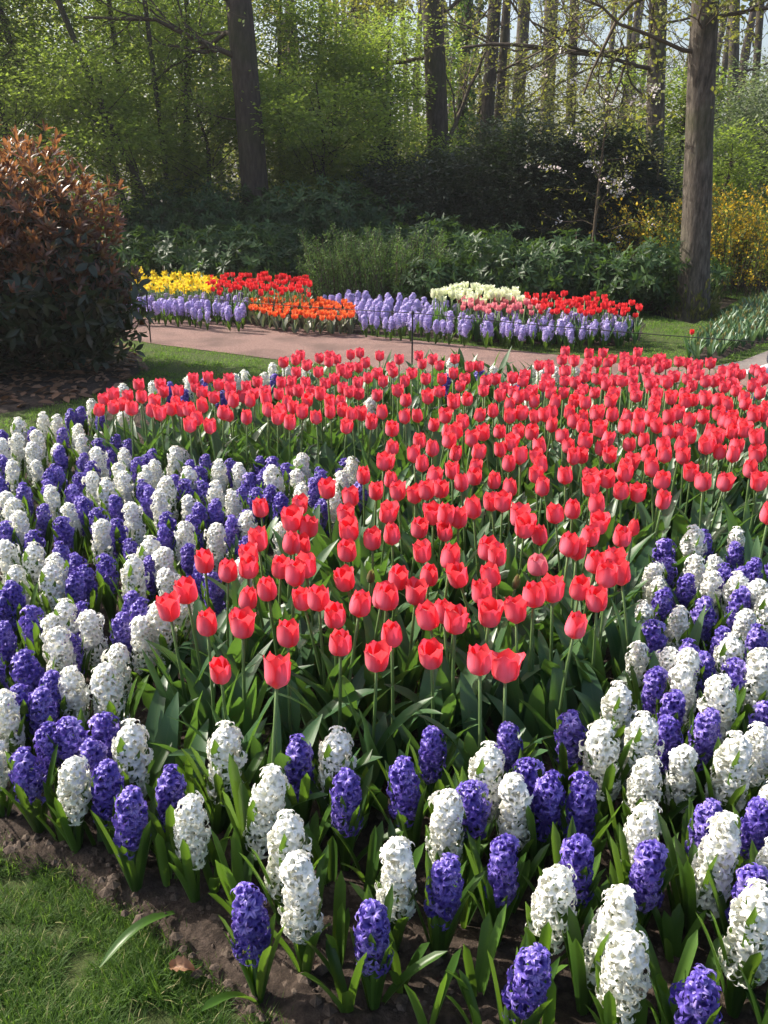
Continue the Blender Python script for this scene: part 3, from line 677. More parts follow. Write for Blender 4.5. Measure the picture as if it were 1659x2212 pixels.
W5 = [(90,80,85,160),(195,40,190,140),(255,50,250,140),(345,95,340,170),(360,150,360,260),(80,135,80,220),(150,180,150,280),(170,130,170,190),(60,245,65,350),(545,195,540,270),(430,215,430,290),(525,260,520,360),(675,250,675,360),(765,210,760,290),(545,310,540,420),(470,340,460,450),(410,305,400,410),(235,360,230,470),(50,400,50,500),(70,440,90,560),(100,500,95,630),(820,305,815,350),(955,255,945,340),(930,340,940,420),(720,340,730,440),(700,400,700,540),(580,445,580,550),(310,425,310,530),(1010,370,1010,510),(1065,480,1070,570),(1185,300,1195,400),(1310,230,1310,340),(1285,290,1280,370),(1300,355,1300,420),(1525,245,1520,320),(1480,310,1475,400),(1440,395,1440,500),(445,490,440,700),(800,520,810,690),(940,545,940,660),(650,620,640,700),(710,650,720,780),(735,725,730,850),(590,690,570,880),(160,610,140,800),(45,625,45,770),(250,665,245,760),(240,730,220,900),(290,880,270,960),(240,910,230,1040),(400,920,400,1110),(270,1010,270,1180),(620,930,620,1130),(515,1060,515,1200),(320,1155,320,1330),(460,1180,490,1340),(700,900,710,980),(1050,690,1050,770),(1225,520,1220,640),(800,850,790,900),(1040,265,1040,330),(20,170,20,220)]
P5 = [(155,100,150,150),(20,110,20,190),(310,30,310,130),(360,20,350,90),(280,100,270,160),(430,160,435,220),(270,190,260,270),(20,230,20,310),(270,270,240,360),(225,280,215,350),(350,290,350,350),(400,240,400,300),(320,340,320,420),(110,350,110,460),(10,310,10,400),(640,210,635,290),(600,230,600,270),(830,250,820,310),(760,320,750,390),(870,265,870,330),(1005,240,1005,330),(620,330,620,440),(650,365,650,470),(810,340,805,460),(880,330,880,430),(370,420,380,530),(430,450,430,520),(280,490,280,600),(940,420,930,500),(870,440,860,570),(830,480,840,560),(1085,290,1085,390),(1140,290,1140,340),(1180,240,1180,300),(1240,270,1240,340),(1170,350,1170,410),(1110,370,1110,420),(1215,405,1220,510),(1385,290,1390,340),(1355,330,1365,420),(1490,230,1490,300),(1395,420,1390,510),(710,530,710,640),(1000,510,1000,640),(575,580,575,680),(470,650,460,740),(340,640,330,730),(270,600,270,660),(380,700,380,760),(655,660,650,760),(335,745,330,860),(70,790,70,850),(5,800,10,900),(365,860,365,950),(870,700,890,850),(930,740,930,830),(1070,570,1060,610),(150,870,150,1010),(35,945,20,1130),(300,985,310,1130),(610,860,620,950),(540,910,530,1000),(130,1080,130,1220),(250,1170,230,1260),(40,520,40,600),(150,540,150,600),(510,500,510,540),(1555,330,1555,380)]
W34 = [(200,790+474-474,200,850),(270,845,260,890),(333,720,333,790),(412,710,410,790),(270,745,265,830),(510,690,510,730),(533,665,533,700),(570,680,570,720),(590,645,590,700),(620,650,620,690),(660,650,660,690),(800,800,800,840)]
W34 = [(x * 2, y, x2 * 2, y2) for x, y, x2, y2 in W34]
P34 = [(735,715,735,780),(800,750,800,800),(890,700,890,740),(1190,680,1185,730),(960,760,960,800),(440,850,440,890)]
W4 = [(290,630,290,680),(470,645,470,690),(640,645,640,715),(740,655,740,700),(680,670,680,740),(30,650,30,690),(560,715,560,760),(630,770,630,830),(820,660,815,700)]
P4 = [(415,650,415,710),(265,690,270,740),(600,665,600,705),(570,730,570,780),(860,665,860,700),(1590,760,1590,800),(705,710,705,740),(1480,850,1480,890)]
ALL = []
for Ls, ox, oy, col in ((W7, 0, 1491, 'white'), (P7, 0, 1491, 'purple'), (W8, 829.5, 1491, 'white'), (P8, 829.5, 1491, 'purple'), (W6, 829.5, 881, 'white'), (P6, 829.5, 881, 'purple'), (W5, 0, 881, 'white'), (P5, 0, 881, 'purple'), (W34, 0, 474.4, 'white'), (P34, 0, 474.4, 'purple'), (W4, 829.5, 474.4, 'white'), (P4, 829.5, 474.4, 'purple')):
    for e in Ls:
        ALL.append((col, ox + e[0] * .5, oy + e[1] * .5, ox + e[2] * .5, oy + e[3] * .5, e[4] if len(e) > 4 else None))
prot = {}
for col, mat, rad, L in (('white', 'white_floret', .0338, .192), ('purple', 'purple_floret', .0318, .172)):
    prot[col] = [make_hyacinth(col + '_hyacinth', mat, rh, .315 + .015 * rh.normal(), L * (1, .92, 1.08, .96, 1.0, .86)[k], rad * (1, 1.04, .95, 1.0, .9, 1.06)[k], int((82, 74, 86, 72, 74, 68)[k] * (1.0 if col == 'white' else .80)), 1, 8 + k % 2, lean=(0, .03, .055, .015, .085, 0)[k], loose=(.2, .7, .4, .9, .5, .3)[k]) for k in range(6)]
HY, hused, taken = [], set(), []
def zone_of(u, v):
    if v > 1560: return 'along the front soil edge' if u < 900 else 'in the front right drift'
    if u > 1300 and v > 1100: return 'right of the tulip bed'
    if u < 900 and v > 1300: return 'in the lower left drift'
    if u < 900 and v > 1000: return 'in the mid left drift'
    if u < 480: return 'in the upper left corner'
    return 'behind the coral tulips'
rec = []
for col, u1, v1, u2, v2, lab in ALL:
    um, vm = (u1 + u2) / 2, (v1 + v2) / 2
    zm = .215 if col == 'white' else .205
    full = v2 - v1
    p = at(um, vm, zm)
    # a spike whose foot is hidden: measure from its top instead
    Z = p.y * CT + (CAMH - zm) * ST
    want = .165 * FOC / Z * .88
    if full < want * .8:
        p = at(u1 + (u2 - u1) * .5, v1 + want * .5, zm)
    if any((p.xy - q).length < .040 for q in taken): continue
    taken.append(p.xy.copy())
    lean_m = (u1 - u2) * Z / FOC
    rec.append([col, p, lean_m, lab, um, vm])
# more of the same drift where the picture shows only tops between tops
DRIFT = [A(0, 1000, .2), A(190, 960, .2), A(420, 1010, .2), A(760, 1030, .2), A(560, 1130, .2), A(420, 1220, .2), A(330, 1400, .2), A(260, 1640, .2), A(0, 1700, .2), A(-120, 1500, .2), A(-120, 1100, .2)]
DR2 = [A(1390, 1280, .2), A(1500, 1200, .2), A(1659, 1220, .2), A(1800, 1300, .2), A(1800, 2000, .2), A(1500, 2000, .2), A(1350, 1700, .2)]
for poly, s in ((DRIFT, 1), (DR2, 2)):
    for c in poisson(poly, .112 if s == 1 else .100, 30 + s, 3000, keep=[np.array(q) for q in taken]):
        u, v = proj((c[0], c[1], .2))
        if s == 2 and v > 1900: continue
        taken.append(Vector(c)); rec.append(['purple' if rh.random() < .6 else 'white', Vector((c[0], c[1], .19)), rh.normal(0, .02), None, u, v])
rec.sort(key=lambda r: r[1].y)
by = {}
for i, (col, p, lm, lab, u, v) in enumerate(rec):
    if lab is None: by.setdefault((col, zone_of(u, v)), []).append(i)
labels = {}
for (col, zn), ids in by.items():
    nrow = max(1, round(len(ids) ** .5 / 1.3)); per = math.ceil(len(ids) / nrow)
    for k, i in enumerate(ids):
        row = k // per; mates = sorted(ids[row * per:(row + 1) * per], key=lambda q: rec[q][4]); j = mates.index(i)
        pos = 'leftmost' if j == 0 else 'rightmost' if j == len(mates) - 1 else ORD[min(j, 19)] + ' from left'
        labels[i] = '%s hyacinth %s, %s in its %s row' % (col, zn, pos, front_words[min(row, 9)])
for i, (col, p, lm, lab, u, v) in enumerate(rec):
    pr = prot[col]
    # choose a form whose lean fits, turned so that it leans the way the picture shows
    a = abs(lm)
    k = min(range(6), key=lambda q: abs((0, .03, .055, .015, .085, 0)[q] - a) + rh.uniform(0, .012))
    o = pr[k] if pr[k].name not in hused else dup(pr[k])
    hused.add(pr[k].name)
    mid = Vector(pr[k]['mid']); s = p.z / mid.z * rh.uniform(.96, 1.05)
    rz = (0 if lm >= 0 else math.pi) + rh.normal(0, .35) if k not in (0, 5) else rh.uniform(0, 6.28)
    e = Euler((rh.normal(0, .04), rh.normal(0, .04), rz)); q = e.to_matrix() @ (mid * s)
    o.rotation_euler = e; o.scale = (s, s, s); o.location = (p.x - q.x, p.y - q.y, .018)
    tag(o, lab or labels[i], 'hyacinth', '%s hyacinths of the near bed' % col)
    HY.append(o)
print('hyacinths', len(HY))
# fallen things on the soil edge
b = MB(); c0 = at(377, 1972, .05); c1 = at(215, 2090, .03)
t = np.linspace(0, 1, 9); u = np.linspace(-1, 1, 5)
axis = np.array(c1 - c0); side = unit(np.cross(axis, [0, 0, 1]))
wd = .012 * np.clip(t / .2, .5, 1) * np.clip(1 - t ** 5, 0.02, 1) ** .5
Pg = np.array(c0)[None, None] + axis[None, None] * t[:, None, None] + side[None, None] * (wd[:, None] * u[None])[..., None]
Pg[..., 2] += (.03 * np.sin(np.pi * t) )[:, None] + .4 * np.abs(u)[None] * wd[:, None]
b.grid(Pg, .9)
tag(b.build('fallen_leaf', M['hyacinth_leaf']), 'long yellow green strap leaf lying over the soil onto the lawn', 'leaf')
b = MB(); n, m = 9, 9
t = np.linspace(0, 1, n); u = np.linspace(-1, 1, m); c0 = at(395, 2096, .03)
L_ = .055; wd = .015 * np.sin(np.pi * np.clip(t, .04, .96)) ** .7
X = (t - .5)[:, None] * L_ + 0 * u[None]; Y = wd[:, None] * u[None]; Zz = .016 * np.abs(u)[None] ** 1.3 + .006 * np.sin(t * 22)[:, None] * np.abs(u)[None] + .014 * np.sin(t * 3.1)[:, None] + .004 * np.sin(t * 11 + 3 * u[None, :])[..., 0] if False else .016 * np.abs(u)[None] ** 1.3 * np.ones((n, 1)) + .006 * np.sin(t * 22)[:, None] * np.abs(u)[None] + .014 * np.sin(t * 3.1)[:, None]
b.grid(np.stack([X, Y, Zz], -1), .8)
b.tube([(L_ * .5, 0, .002), (L_ * .7, .008, .006)], .0012, 4)
dl = b.build('dead_leaf', M['dead']); dl.location = c0; dl.rotation_euler = (.3, -.1, -.2)
tag(dl, 'curled brown dead beech leaf on the soil beside the lawn corner', 'leaf')
# strap leaves of bulbs that carry no flower, between the front plants
ru = np.random.default_rng(15); b = MB()
ZONE = [A(60, 1830), A(420, 1985), A(700, 2190), (.5, .95), (1.6, 1.0), A(1659, 1700), A(1300, 1740), A(700, 1760), A(300, 1760)]
for c in poisson(ZONE, .078, 61, 4000):
    for q in range(int(ru.integers(3, 6))):
        m0 = MB(); taper_leaf(m0, ru.uniform(0, 6.28), ru.uniform(.12, .23), ru.uniform(.018, .027), ru.uniform(.04, .4), ru.uniform(-.1, .6), ru.normal(0, .15), ru.random(), 9, 5, .75, .0, 3.2, 0, .008)
        b.add(m0.V[0] + np.array([c[0], c[1], .015]), gridq(9, 5), None, m0.A[0][:, 0], m0.A[0][:, 1], ru.random())
stuff(b.build('strap_leaves', M['hyacinth_leaf']), 'upright strap leaves crowding the soil between the front hyacinths', 'leaves')
# soil crumbs
ru = np.random.default_rng(5)
C = ru.uniform([-1.6, .9], [1.8, 3.0], (16000, 2)); C = C[inside(C[:, 0], C[:, 1], BED)]; k = len(C)
ico = np.array([[0, 0, 1], [.9, 0, .2], [.25, .85, .15], [-.75, .5, .1], [-.7, -.55, .2], [.3, -.85, .15], [0, 0, -.6]])
tri = np.array([[0, 1, 2], [0, 2, 3], [0, 3, 4], [0, 4, 5], [0, 5, 1], [6, 2, 1], [6, 3, 2], [6, 4, 3], [6, 5, 4], [6, 1, 5]])
rot = ru.uniform(0, 6.28, k); z0 = 0 * rot
Mx = np.stack([np.stack([np.cos(rot), np.sin(rot), z0], 1) * ru.uniform(.6, 1.4, (k, 1)), np.stack([-np.sin(rot), np.cos(rot), z0], 1), np.stack([z0, z0, z0 + ru.uniform(.5, 1, k)], 1)], -1)
dd = edge_dist(C[:, 0], C[:, 1], BED)
nz = .027 * (1.2 * vnoise(C[:, 0] / .21, C[:, 1] / .21, 3) + .8 * vnoise(C[:, 0] / .075, C[:, 1] / .075, 4) + .5 * vnoise(C[:, 0] / .032, C[:, 1] / .032, 5) ** 1.5)
b = MB(); b.scatter((ico, None, tri, ico[:, 0], ico[:, 1]), np.stack([C[:, 0], C[:, 1], nz + .004], 1), Mx, np.minimum(ru.exponential(.0048, k) + .0015, .022) , ru.random(k))
stuff(b.build('soil_crumbs', M['dry_soil'], smooth=False), 'loose crumbs of earth on the flower bed', 'soil')

for col in prot:
    for q in prot[col]:
        if q.name not in hused:
            for ch in list(q.children): bpy.data.objects.remove(ch)
            bpy.data.objects.remove(q)

# ------------------------------------------------------------------ far bed across the path
rf = np.random.default_rng(123)
def head_poly(pts, z): return [A(u, v, z) for u, v in pts]
def simple_plant(name, flower_fn, mats, rng, h, nleaf, leafL, leafW, lift=.3):
    """a small distant plant in one mesh: stem, leaves and flower"""
    b = MB(); b.tube([(0, 0, 0), (rng.normal(0, .01), rng.normal(0, .01), h)], .005, 4, mat=1)
    for k in range(nleaf):
        taper_leaf(b, rng.uniform(0, 6.28), leafL * rng.uniform(.75, 1.1), leafW * rng.uniform(.8, 1.1), rng.uniform(.05, lift), rng.uniform(.1, .9), 0, rng.random(), 5, 3, .4, .1, mat=2)
    flower_fn(b, h, rng)
    o = b.build(name, mats); return o
def tulip_flower(H, rb, top):
    def f(b, h, rng):
        k0 = len(b.V); ph = rng.uniform(0, 6.28)
        for q in range(3):
            petal(b, ph + 2.094 * q + 1.047, rb * .9, H, top * rng.uniform(.9, 1.05), 1.0, .5, 3, 5)
            petal(b, ph + 2.094 * q, rb, H * .95, top * rng.uniform(.95, 1.1), 1.1, .5, 3, 5)
        for i in range(k0, len(b.V)): b.V[i] = b.V[i] + np.array([0, 0, h])
    return f
def daff_flower(b, h, rng):
    """six flat petals round a trumpet, facing sideways"""
    d = unit(np.array([rng.normal(.1, .7), -.7 + rng.normal(0, .5), rng.uniform(-.1, .35)]))
    x = unit(np.cross(d, [0, 0, 1.])); y = np.cross(x, d); c = np.array([0, 0, h]) + d * .012
    for k in range(6):
        a = k * math.pi / 3; r = np.cos(a) * x + np.sin(a) * y; s = -np.sin(a) * x + np.cos(a) * y
        P = np.array([[c + s * .004, c - s * .004], [c + r * .022 + s * .014 + d * .003, c + r * .022 - s * .014 + d * .003], [c + r * .043 + s * .003, c + r * .043 - s * .003]])
        b.grid(P, .5)
    b.tube([c, c + d * .02, c + d * .032], [.010, .011, .016], 8, cap=False)
def scatter_things(name, protos, poly, z, gap, seed, label, cat, group, most=300, heights=.03):
    pts = poisson(poly, gap, seed, 6000, most=most)
    pts = sorted(pts, key=lambda p: p[1])
    for i, p in enumerate(pts):
        o = protos[i] if i < len(protos) else None
        if o is None:
            q = protos[int(rf.integers(0, len(protos)))]; o = dup(q)
        s = rf.uniform(.90, 1.08)
        o.location = (p[0], p[1], .03); o.scale = (s, s, s * rf.uniform(.95, 1.05)); o.rotation_euler = (rf.normal(0, .07), rf.normal(0, .07), rf.uniform(0, 6.28) if name != 'daffodil' else rf.normal(0, .5))
        tag(o, label, cat, group)
    for q in protos[len(pts):]: bpy.data.objects.remove(q)
    print(name, len(pts))
def tprotos(name, mat, n=5, h=.32, H=.068, rb=.030, top=.9, leaf='tulip_leaf', nleaf=3, leafL=.25, leafW=.055):
    return [simple_plant(name, tulip_flower(H * rf.uniform(.93, 1.07), rb * rf.uniform(.92, 1.05), top * rf.uniform(.9, 1.1)), [M[mat], M['tulip_stem'], M[leaf]], rf, h + rf.normal(0, .015), nleaf, leafL, leafW) for _ in range(n)]
scatter_things('daffodil', [simple_plant('daffodil', daff_flower, [M['daffodil'], M['tulip_stem'], M['tulip_leaf']], rf, .31 + rf.normal(0, .025), 3, .28, .018, .15) for _ in range(6)],
    head_poly([(285, 608), (330, 601), (420, 603), (465, 612), (468, 630), (420, 633), (330, 628), (285, 622)], .31), .31, .075, 51, 'yellow daffodil in the block at the left end of the far bed', 'daffodil', 'yellow daffodils of the far bed', 150)
scatter_things('red_tulip', tprotos('red_tulip', 'scarlet', h=.30, H=.06, rb=.027), head_poly([(440, 606), (520, 602), (655, 607), (672, 612), (665, 634), (540, 634), (462, 630)], .34), .34, .095, 52, 'red tulip in the block beside the yellow daffodils across the path', 'tulip', 'red tulips beside the daffodils', 140)
scatter_things('orange_tulip', tprotos('orange_tulip', 'orange', h=.15, H=.065, rb=.028, top=1.05, leaf='silver_leaf', nleaf=3, leafL=.15, leafW=.075), head_poly([(535, 650), (600, 645), (740, 652), (765, 662), (758, 690), (640, 686), (545, 672)], .19), .19, .082, 53, 'short orange tulip over broad grey leaves in the far bed', 'tulip', 'orange tulips of the far bed', 150)
scatter_things('cream_tulip', tprotos('cream_tulip', 'cream', h=.34, H=.075, rb=.034, top=1.05), head_poly([(938, 634), (1000, 630), (1110, 634), (1128, 640), (1120, 650), (1000, 648), (938, 645)], .38), .38, .075, 54, 'creamy white tulip in the block behind the pink ones', 'tulip', 'cream tulips of the far bed', 90)
scatter_things('pink_tulip', tprotos('pink_tulip', 'rose', h=.29, H=.06, rb=.028), head_poly([(985, 652), (1060, 648), (1150, 655), (1165, 664), (1150, 678), (1060, 676), (990, 668)], .32), .32, .08, 55, 'pale pink tulip in front of the cream ones in the far bed', 'tulip', 'pink tulips of the far bed', 60)
scatter_things('scarlet_tulip', tprotos('scarlet_tulip', 'scarlet', h=.29, H=.06, rb=.028), head_poly([(1135, 640), (1200, 638), (1330, 652), (1385, 664), (1380, 676), (1330, 678), (1180, 674), (1140, 655)], .33), .33, .092, 56, 'bright red tulip at the right end of the far bed', 'tulip', 'scarlet tulips at the end of the far bed', 150)
LIL = head_poly([(205, 655), (245, 628), (270, 640), (420, 645), (535, 650), (530, 690), (420, 682), (300, 672), (215, 672)], .16)
LIL2 = head_poly([(690, 650), (760, 646), (870, 652), (960, 664), (985, 680), (1080, 690), (1355, 695), (1365, 708), (1355, 722), (1200, 728), (1060, 722), (900, 708), (770, 700), (772, 668)], .16)
lp = [make_hyacinth('lilac_hyacinth', 'lilac_floret', rf, .235 + rf.normal(0, .012), .125, .029, 44, 0, 5, loose=.3, leafL=.16) for _ in range(5)]
pl = poisson(LIL, .095, 61, 9000, most=125) + poisson(LIL2, .10, 62, 12000, most=190)
pl.sort(key=lambda p: p[1]); pl = pl[:298]
for i, p in enumerate(pl):
    o = lp[i] if i < 5 else dup(lp[int(rf.integers(0, 5))])
    s = rf.uniform(.82, 1.16); o.location = (p[0], p[1], .02); o.scale = (s, s, s); o.rotation_euler = (rf.normal(0, .08), rf.normal(0, .08), rf.uniform(0, 6.28))
    lft = proj((p[0], p[1], .2))[0] < 640
    tag(o, 'pale lilac hyacinth in the ribbon %s of the orange tulips' % ('left' if lft else 'right'), 'hyacinth', 'lilac hyacinths %s of the orange tulips' % ('left' if lft else 'right'))
print('lilac', len(pl))
for j, (u, v) in enumerate(((829.5 + 230, 474.4 + 258), (829.5 + 398, 474.4 + 268))):
    o = dup(lp[j]); p = at(u, v, .05)
    for ch in list(o.children):
        if ch.name.startswith('leaf'): bpy.data.objects.remove(ch); o.location = (p.x, p.y, .0); o.scale = (.8, .8, .55); o.rotation_euler = (.7, .3 * (j - .5), 0)
    tag(o, ('fallen lilac hyacinth drooping on the grass under the middle of the ribbon', 'lone lilac hyacinth head low on the grass near the right end of the ribbon')[j], 'hyacinth', None)
    if 'group' in o: del o['group']
# the bed of unopened tulips beside the paving
gp = [simple_plant('budding_tulip', lambda b, h, r: [b.add(m.V[0] + np.array([0, 0, h]), gridq(5, 3), None, m.A[0][:, 0], m.A[0][:, 1], .5) for m in [(lambda q: (petal(q, k * 2.094, .009, .045, .5, 1.1, .5, 3, 5), q)[1])(MB()) for k in range(3)]],
    [M['bud'], M['tulip_stem'], M['blue_leaf']], rf, .13, 6, .19, .04, .5) for _ in range(5)]
scatter_things('budding_tulip', gp, GREENBED, 0, .08, 57, 'unopened tulip with upright blue green leaves beside the paving', 'tulip', 'unopened tulips beside the paving', 290)
for (u, v) in ((829.5 + 665, 474.4 + 300 - 55), (829.5 + 612, 474.4 + 390)):
    pr = tprotos('early_tulip', 'scarlet', 1, h=.2, H=.05, rb=.02)[0]; p = at(u, v, .24); pr.location = (p.x, p.y, .02)
    tag(pr, 'single early red tulip open among the unopened ones %s' % ('near the wire' if v < 740 else 'at the front corner'), 'tulip')

# ------------------------------------------------------------------ wire fence along the path
M['iron'] = solid('dark iron', [(.3, (.012, .012, .013)), (.7, (.03, .03, .03))], scale=40, rough=.6, metal=.3)
p1 = at(326, 741); y2 = 7.32; p2 = at_depth(891, 700, y2); p2.z = 0
p3 = Vector((p2.x + (p2.x - p1.x) * 1.25, p2.y + (p2.y - p1.y) * 1.25, 0)); p0 = Vector((p1.x - 2.4, p1.y + 1.1, 0))
fence = thing('wire_fence', 'low fence of thin dark iron posts joined by one wire beside the path', 'fence', tuple(p1))
POST = .50
for p in (p0, p1, p2, p3):
    b = MB(); q = np.array(p - p1)
    b.tube([q + [0, 0, -.08], q + [0, 0, POST - .02], q + [0, 0, POST]], [.0065, .0065, .004], 8)
    b.tube([q + [0, -.006, POST - .03], q + [0, -.006, POST - .002]], .011, 8)
    b.build('post', M['iron'], fence)
b = MB()
for a_, c_ in ((p0, p1), (p1, p2), (p2, p3)):
    t = np.linspace(0, 1, 14)[:, None]; q = np.array(a_ - p1)[None] * (1 - t) + np.array(c_ - p1)[None] * t
    q[:, 2] += POST - .015 - .02 * 4 * (t * (1 - t))[:, 0]
    b.tube(q, .0035, 5)
b.build('wire', M['iron'], fence)

# ------------------------------------------------------------------ shrubs
M['copper'] = leafy('copper young leaf', [(0, (.045, .02, .015)), (.5, (.085, .036, .022)), (.8, (.15, .068, .033)), (1, (.11, .12, .042))], trans=(.95, .42, .14), tw=.38, rough=.32, spec=.6)
M['dark_leaf'] = leafy('dark evergreen leaf', [(0, (.018, .030, .016)), (.6, (.034, .046, .024)), (1, (.065, .045, .028))], trans=(.3, .5, .06), tw=.18, rough=.36, spec=.5)
M['rhodo'] = leafy('rhododendron leaf', [(0, (.018, .045, .012)), (.6, (.03, .068, .018)), (1, (.075, .135, .04))], trans=(.35, .6, .08), tw=.25, rough=.45, spec=.35)
M['yew'] = leafy('yew needle', [(0, (.010, .020, .011)), (1, (.028, .045, .022))], trans=(.2, .35, .06), tw=.15, rough=.55)
M['light_shrub'] = leafy('light green shrub leaf', [(0, (.065, .12, .03)), (1, (.13, .21, .06))], trans=(.4, .65, .12), tw=.4, rough=.5)
M['beech'] = leafy('young beech leaf', [(0, (.08, .12, .02)), (.5, (.145, .20, .034)), (1, (.25, .30, .06))], trans=(.75, .95, .15), tw=.55, rough=.5)
M['oak'] = leafy('young oak leaf', [(0, (.09, .12, .025)), (.5, (.15, .185, .04)), (1, (.24, .245, .07))], trans=(.75, .75, .12), tw=.5, rough=.5)
M['grey_leaf'] = leafy('grey green leaf', [(0, (.14, .17, .10)), (1, (.30, .34, .22))], trans=(.5, .65, .25), tw=.4, rough=.55)
M['forsythia'] = leafy('forsythia flower', [(0, (.62, .42, .015)), (1, (.80, .60, .04))], trans=(.9, .65, .05), tw=.4, rough=.55)
M['forsythia_leaf'] = leafy('forsythia leaf', [(0, (.07, .11, .015)), (1, (.15, .19, .03))], trans=(.6, .75, .1), tw=.45, rough=.5)
M['blossom'] = leafy('cherry blossom', [(0, (.78, .72, .71)), (1, (.83, .81, .79))], trans=(.85, .75, .75), tw=.4, rough=.6)
M['ivy'] = leafy('ivy leaf', [(0, (.025, .06, .014)), (1, (.07, .14, .03))], trans=(.4, .65, .08), tw=.3, rough=.4)
LONG = leaf_tpl(1, .30, 4, 3, .12, .18, .9)
OVAL = leaf_tpl(1, .50, 4, 3, .14, .15, .9)
OVAL2 = leaf_tpl(1, .40, 4, 3, .14, .2, .9)
QUAD = quad_tpl(.75, .12)
SLIM = quad_tpl(.32, .06)

def blob_surface(blobs, n, rng, shell=.55):
    """points and outward directions through the outer shells of a set of ellipsoids (cx, cy, cz, rx, ry, rz)"""
    B = np.array(blobs, float); wgt = (B[:, 3] * B[:, 4] + B[:, 4] * B[:, 5] + B[:, 3] * B[:, 5]); wgt /= wgt.sum()
    k = rng.choice(len(B), n, p=wgt); d = rdir(n, rng)
    r = 1 - shell * rng.random(n) ** 1.6
    r = r * (.86 + .28 * vnoise(d[:, 0] * 3 + 9 + k, d[:, 2] * 3 + d[:, 1] * 2 + 9, 3))
    P = B[k, :3] + d * r[:, None] * B[k, 3:]
    nrm = unit(d / B[k, 3:])
    ok = P[:, 2] > .03
    return P[ok], nrm[ok], r[ok]
def whorls(b, P, nrm, rng, per, L, tpl, spread=.95, upb=.5, rnd=None, mat=0):
    n = len(P); ax = unit(nrm + np.array([0, 0, upb]) + rng.normal(0, .35, (n, 3)))
    s = unit(np.cross(ax, rdir(n, rng))); q = np.cross(ax, s)
    rr = rng.random(n) if rnd is None else rnd
    for j in range(per):
        a = 2 * math.pi * j / per + rng.uniform(-.3, .3, n)
        rad = np.cos(a)[:, None] * s + np.sin(a)[:, None] * q
        sp = spread + rng.normal(0, .2, n)
        d = unit(ax * np.cos(sp)[:, None] + rad * np.sin(sp)[:, None])
        nn = unit(ax + .15 * rdir(n, rng))
        b.scatter(tpl, P + d * .01, frames(d, nn), L * rng.uniform(.65, 1.15, n), np.clip(rr + rng.normal(0, .12, n), 0, 1), mat)
def branches(b, base, P, rng, r0=.02, mat=0, bend=.15, sides=5):
    for p in P:
        p0 = np.array(base) + np.array([rng.normal(0, .12), rng.normal(0, .12), 0]); t = np.linspace(0, 1, 6)[:, None]
        mid = (p0 + p) / 2 + rng.normal(0, bend, 3)
        q = (1 - t) ** 2 * p0 + 2 * t * (1 - t) * mid + t ** 2 * p
        b.tube(q, np.linspace(r0, r0 * .25, 6), sides, mat=mat)
def shrub(name, label, cat, base, blobs, n, per, L, tpl, mat, rng, group=None, nb=24, r0=.02, twigmat='twig', spread=.95, upb=.5, part='foliage', shell=.6):
    o = thing(name, label, cat, base, group)
    P, nrm, r = blob_surface(blobs, n, rng, shell)
    b = MB(); whorls(b, P, nrm, rng, per, L, tpl, spread, upb); b.build(part, M[mat], o)
    b = MB(); branches(b, (0, 0, -.05), P[rng.choice(len(P), min(nb, len(P)), replace=False)], rng, r0); b.build('stems', M[twigmat], o)
    return o
rs = np.random.default_rng(321)
# the copper leaved shrub at the left edge
cb = at(70, 800); cb = Vector((-3.30, 7.35, 0))
CBL = [(-.2, .1, .95, 1.05, .95, .85), (.55, -.05, .72, .62, .6, .62), (-.75, .0, 1.25, .8, .8, .78), (.42, .1, 1.18, .68, .6, .52), (.85, .1, .50, .42, .45, .42), (-.3, -.35, .55, .9, .6, .5)]
o = thing('copper_shrub', 'large rounded evergreen shrub with copper red young leaves on top and dark old leaves below', 'shrub', tuple(cb))
P, nrm, r = blob_surface(CBL, 5200, rs, .5)
hi = (P[:, 2] + 1.3 * (vnoise(P[:, 0] * 3.2 + 9, P[:, 2] * 3.2 + P[:, 1] * 2 + 7, 2) - .5) + rs.normal(0, .2, len(P)) > .84) & (r > .66)
hi |= (P[:, 2] > .45) & (r > .82) & (rs.random(len(P)) < .22)
out = (r > .9) & (P[:, 2] > .5) & (rs.random(len(P)) < .3); P[out] += nrm[out] * rs.uniform(.02, .16, (out.sum(), 1)) + np.array([0, 0, .04]); hi |= out & (P[:, 2] > .7)
b = MB(); whorls(b, P[~hi], nrm[~hi], rs, 5, .115, OVAL2, 1.1, .1); b.build('old_foliage', M['dark_leaf'], o)
b = MB(); whorls(b, P[hi], nrm[hi], rs, 7, .088, LONG, .6, .9); b.build('young_foliage', M['copper'], o)
b = MB(); branches(b, (0, 0, -.05), P[rs.choice(len(P), 90, replace=False)], rs, .022); b.build('stems', M['bark_dark'], o)
# low side twigs with dark leaves reaching over the lawn edge
b = MB(); g = MB(); tips = []
for k in range(26):
    e = np.array([rs.uniform(.7, 1.38), rs.uniform(-.5, .1), rs.uniform(.12, .95)]); branches(b, (.1, 0, .1), [e], rs, .009, bend=.12)
    for q in range(3): tips.append(e * np.array([1 - .18 * q, 1, 1]) + rs.normal(0, .03, 3))
tips = np.array(tips); whorls(g, tips, unit(np.tile([.8, -.2, -.1], (len(tips), 1)) + rs.normal(0, .4, (len(tips), 3))), rs, 4, .11, OVAL, .8, .0)
b.build('twigs', M['bark_dark'], o); g.build('side_foliage', M['dark_leaf'], o)
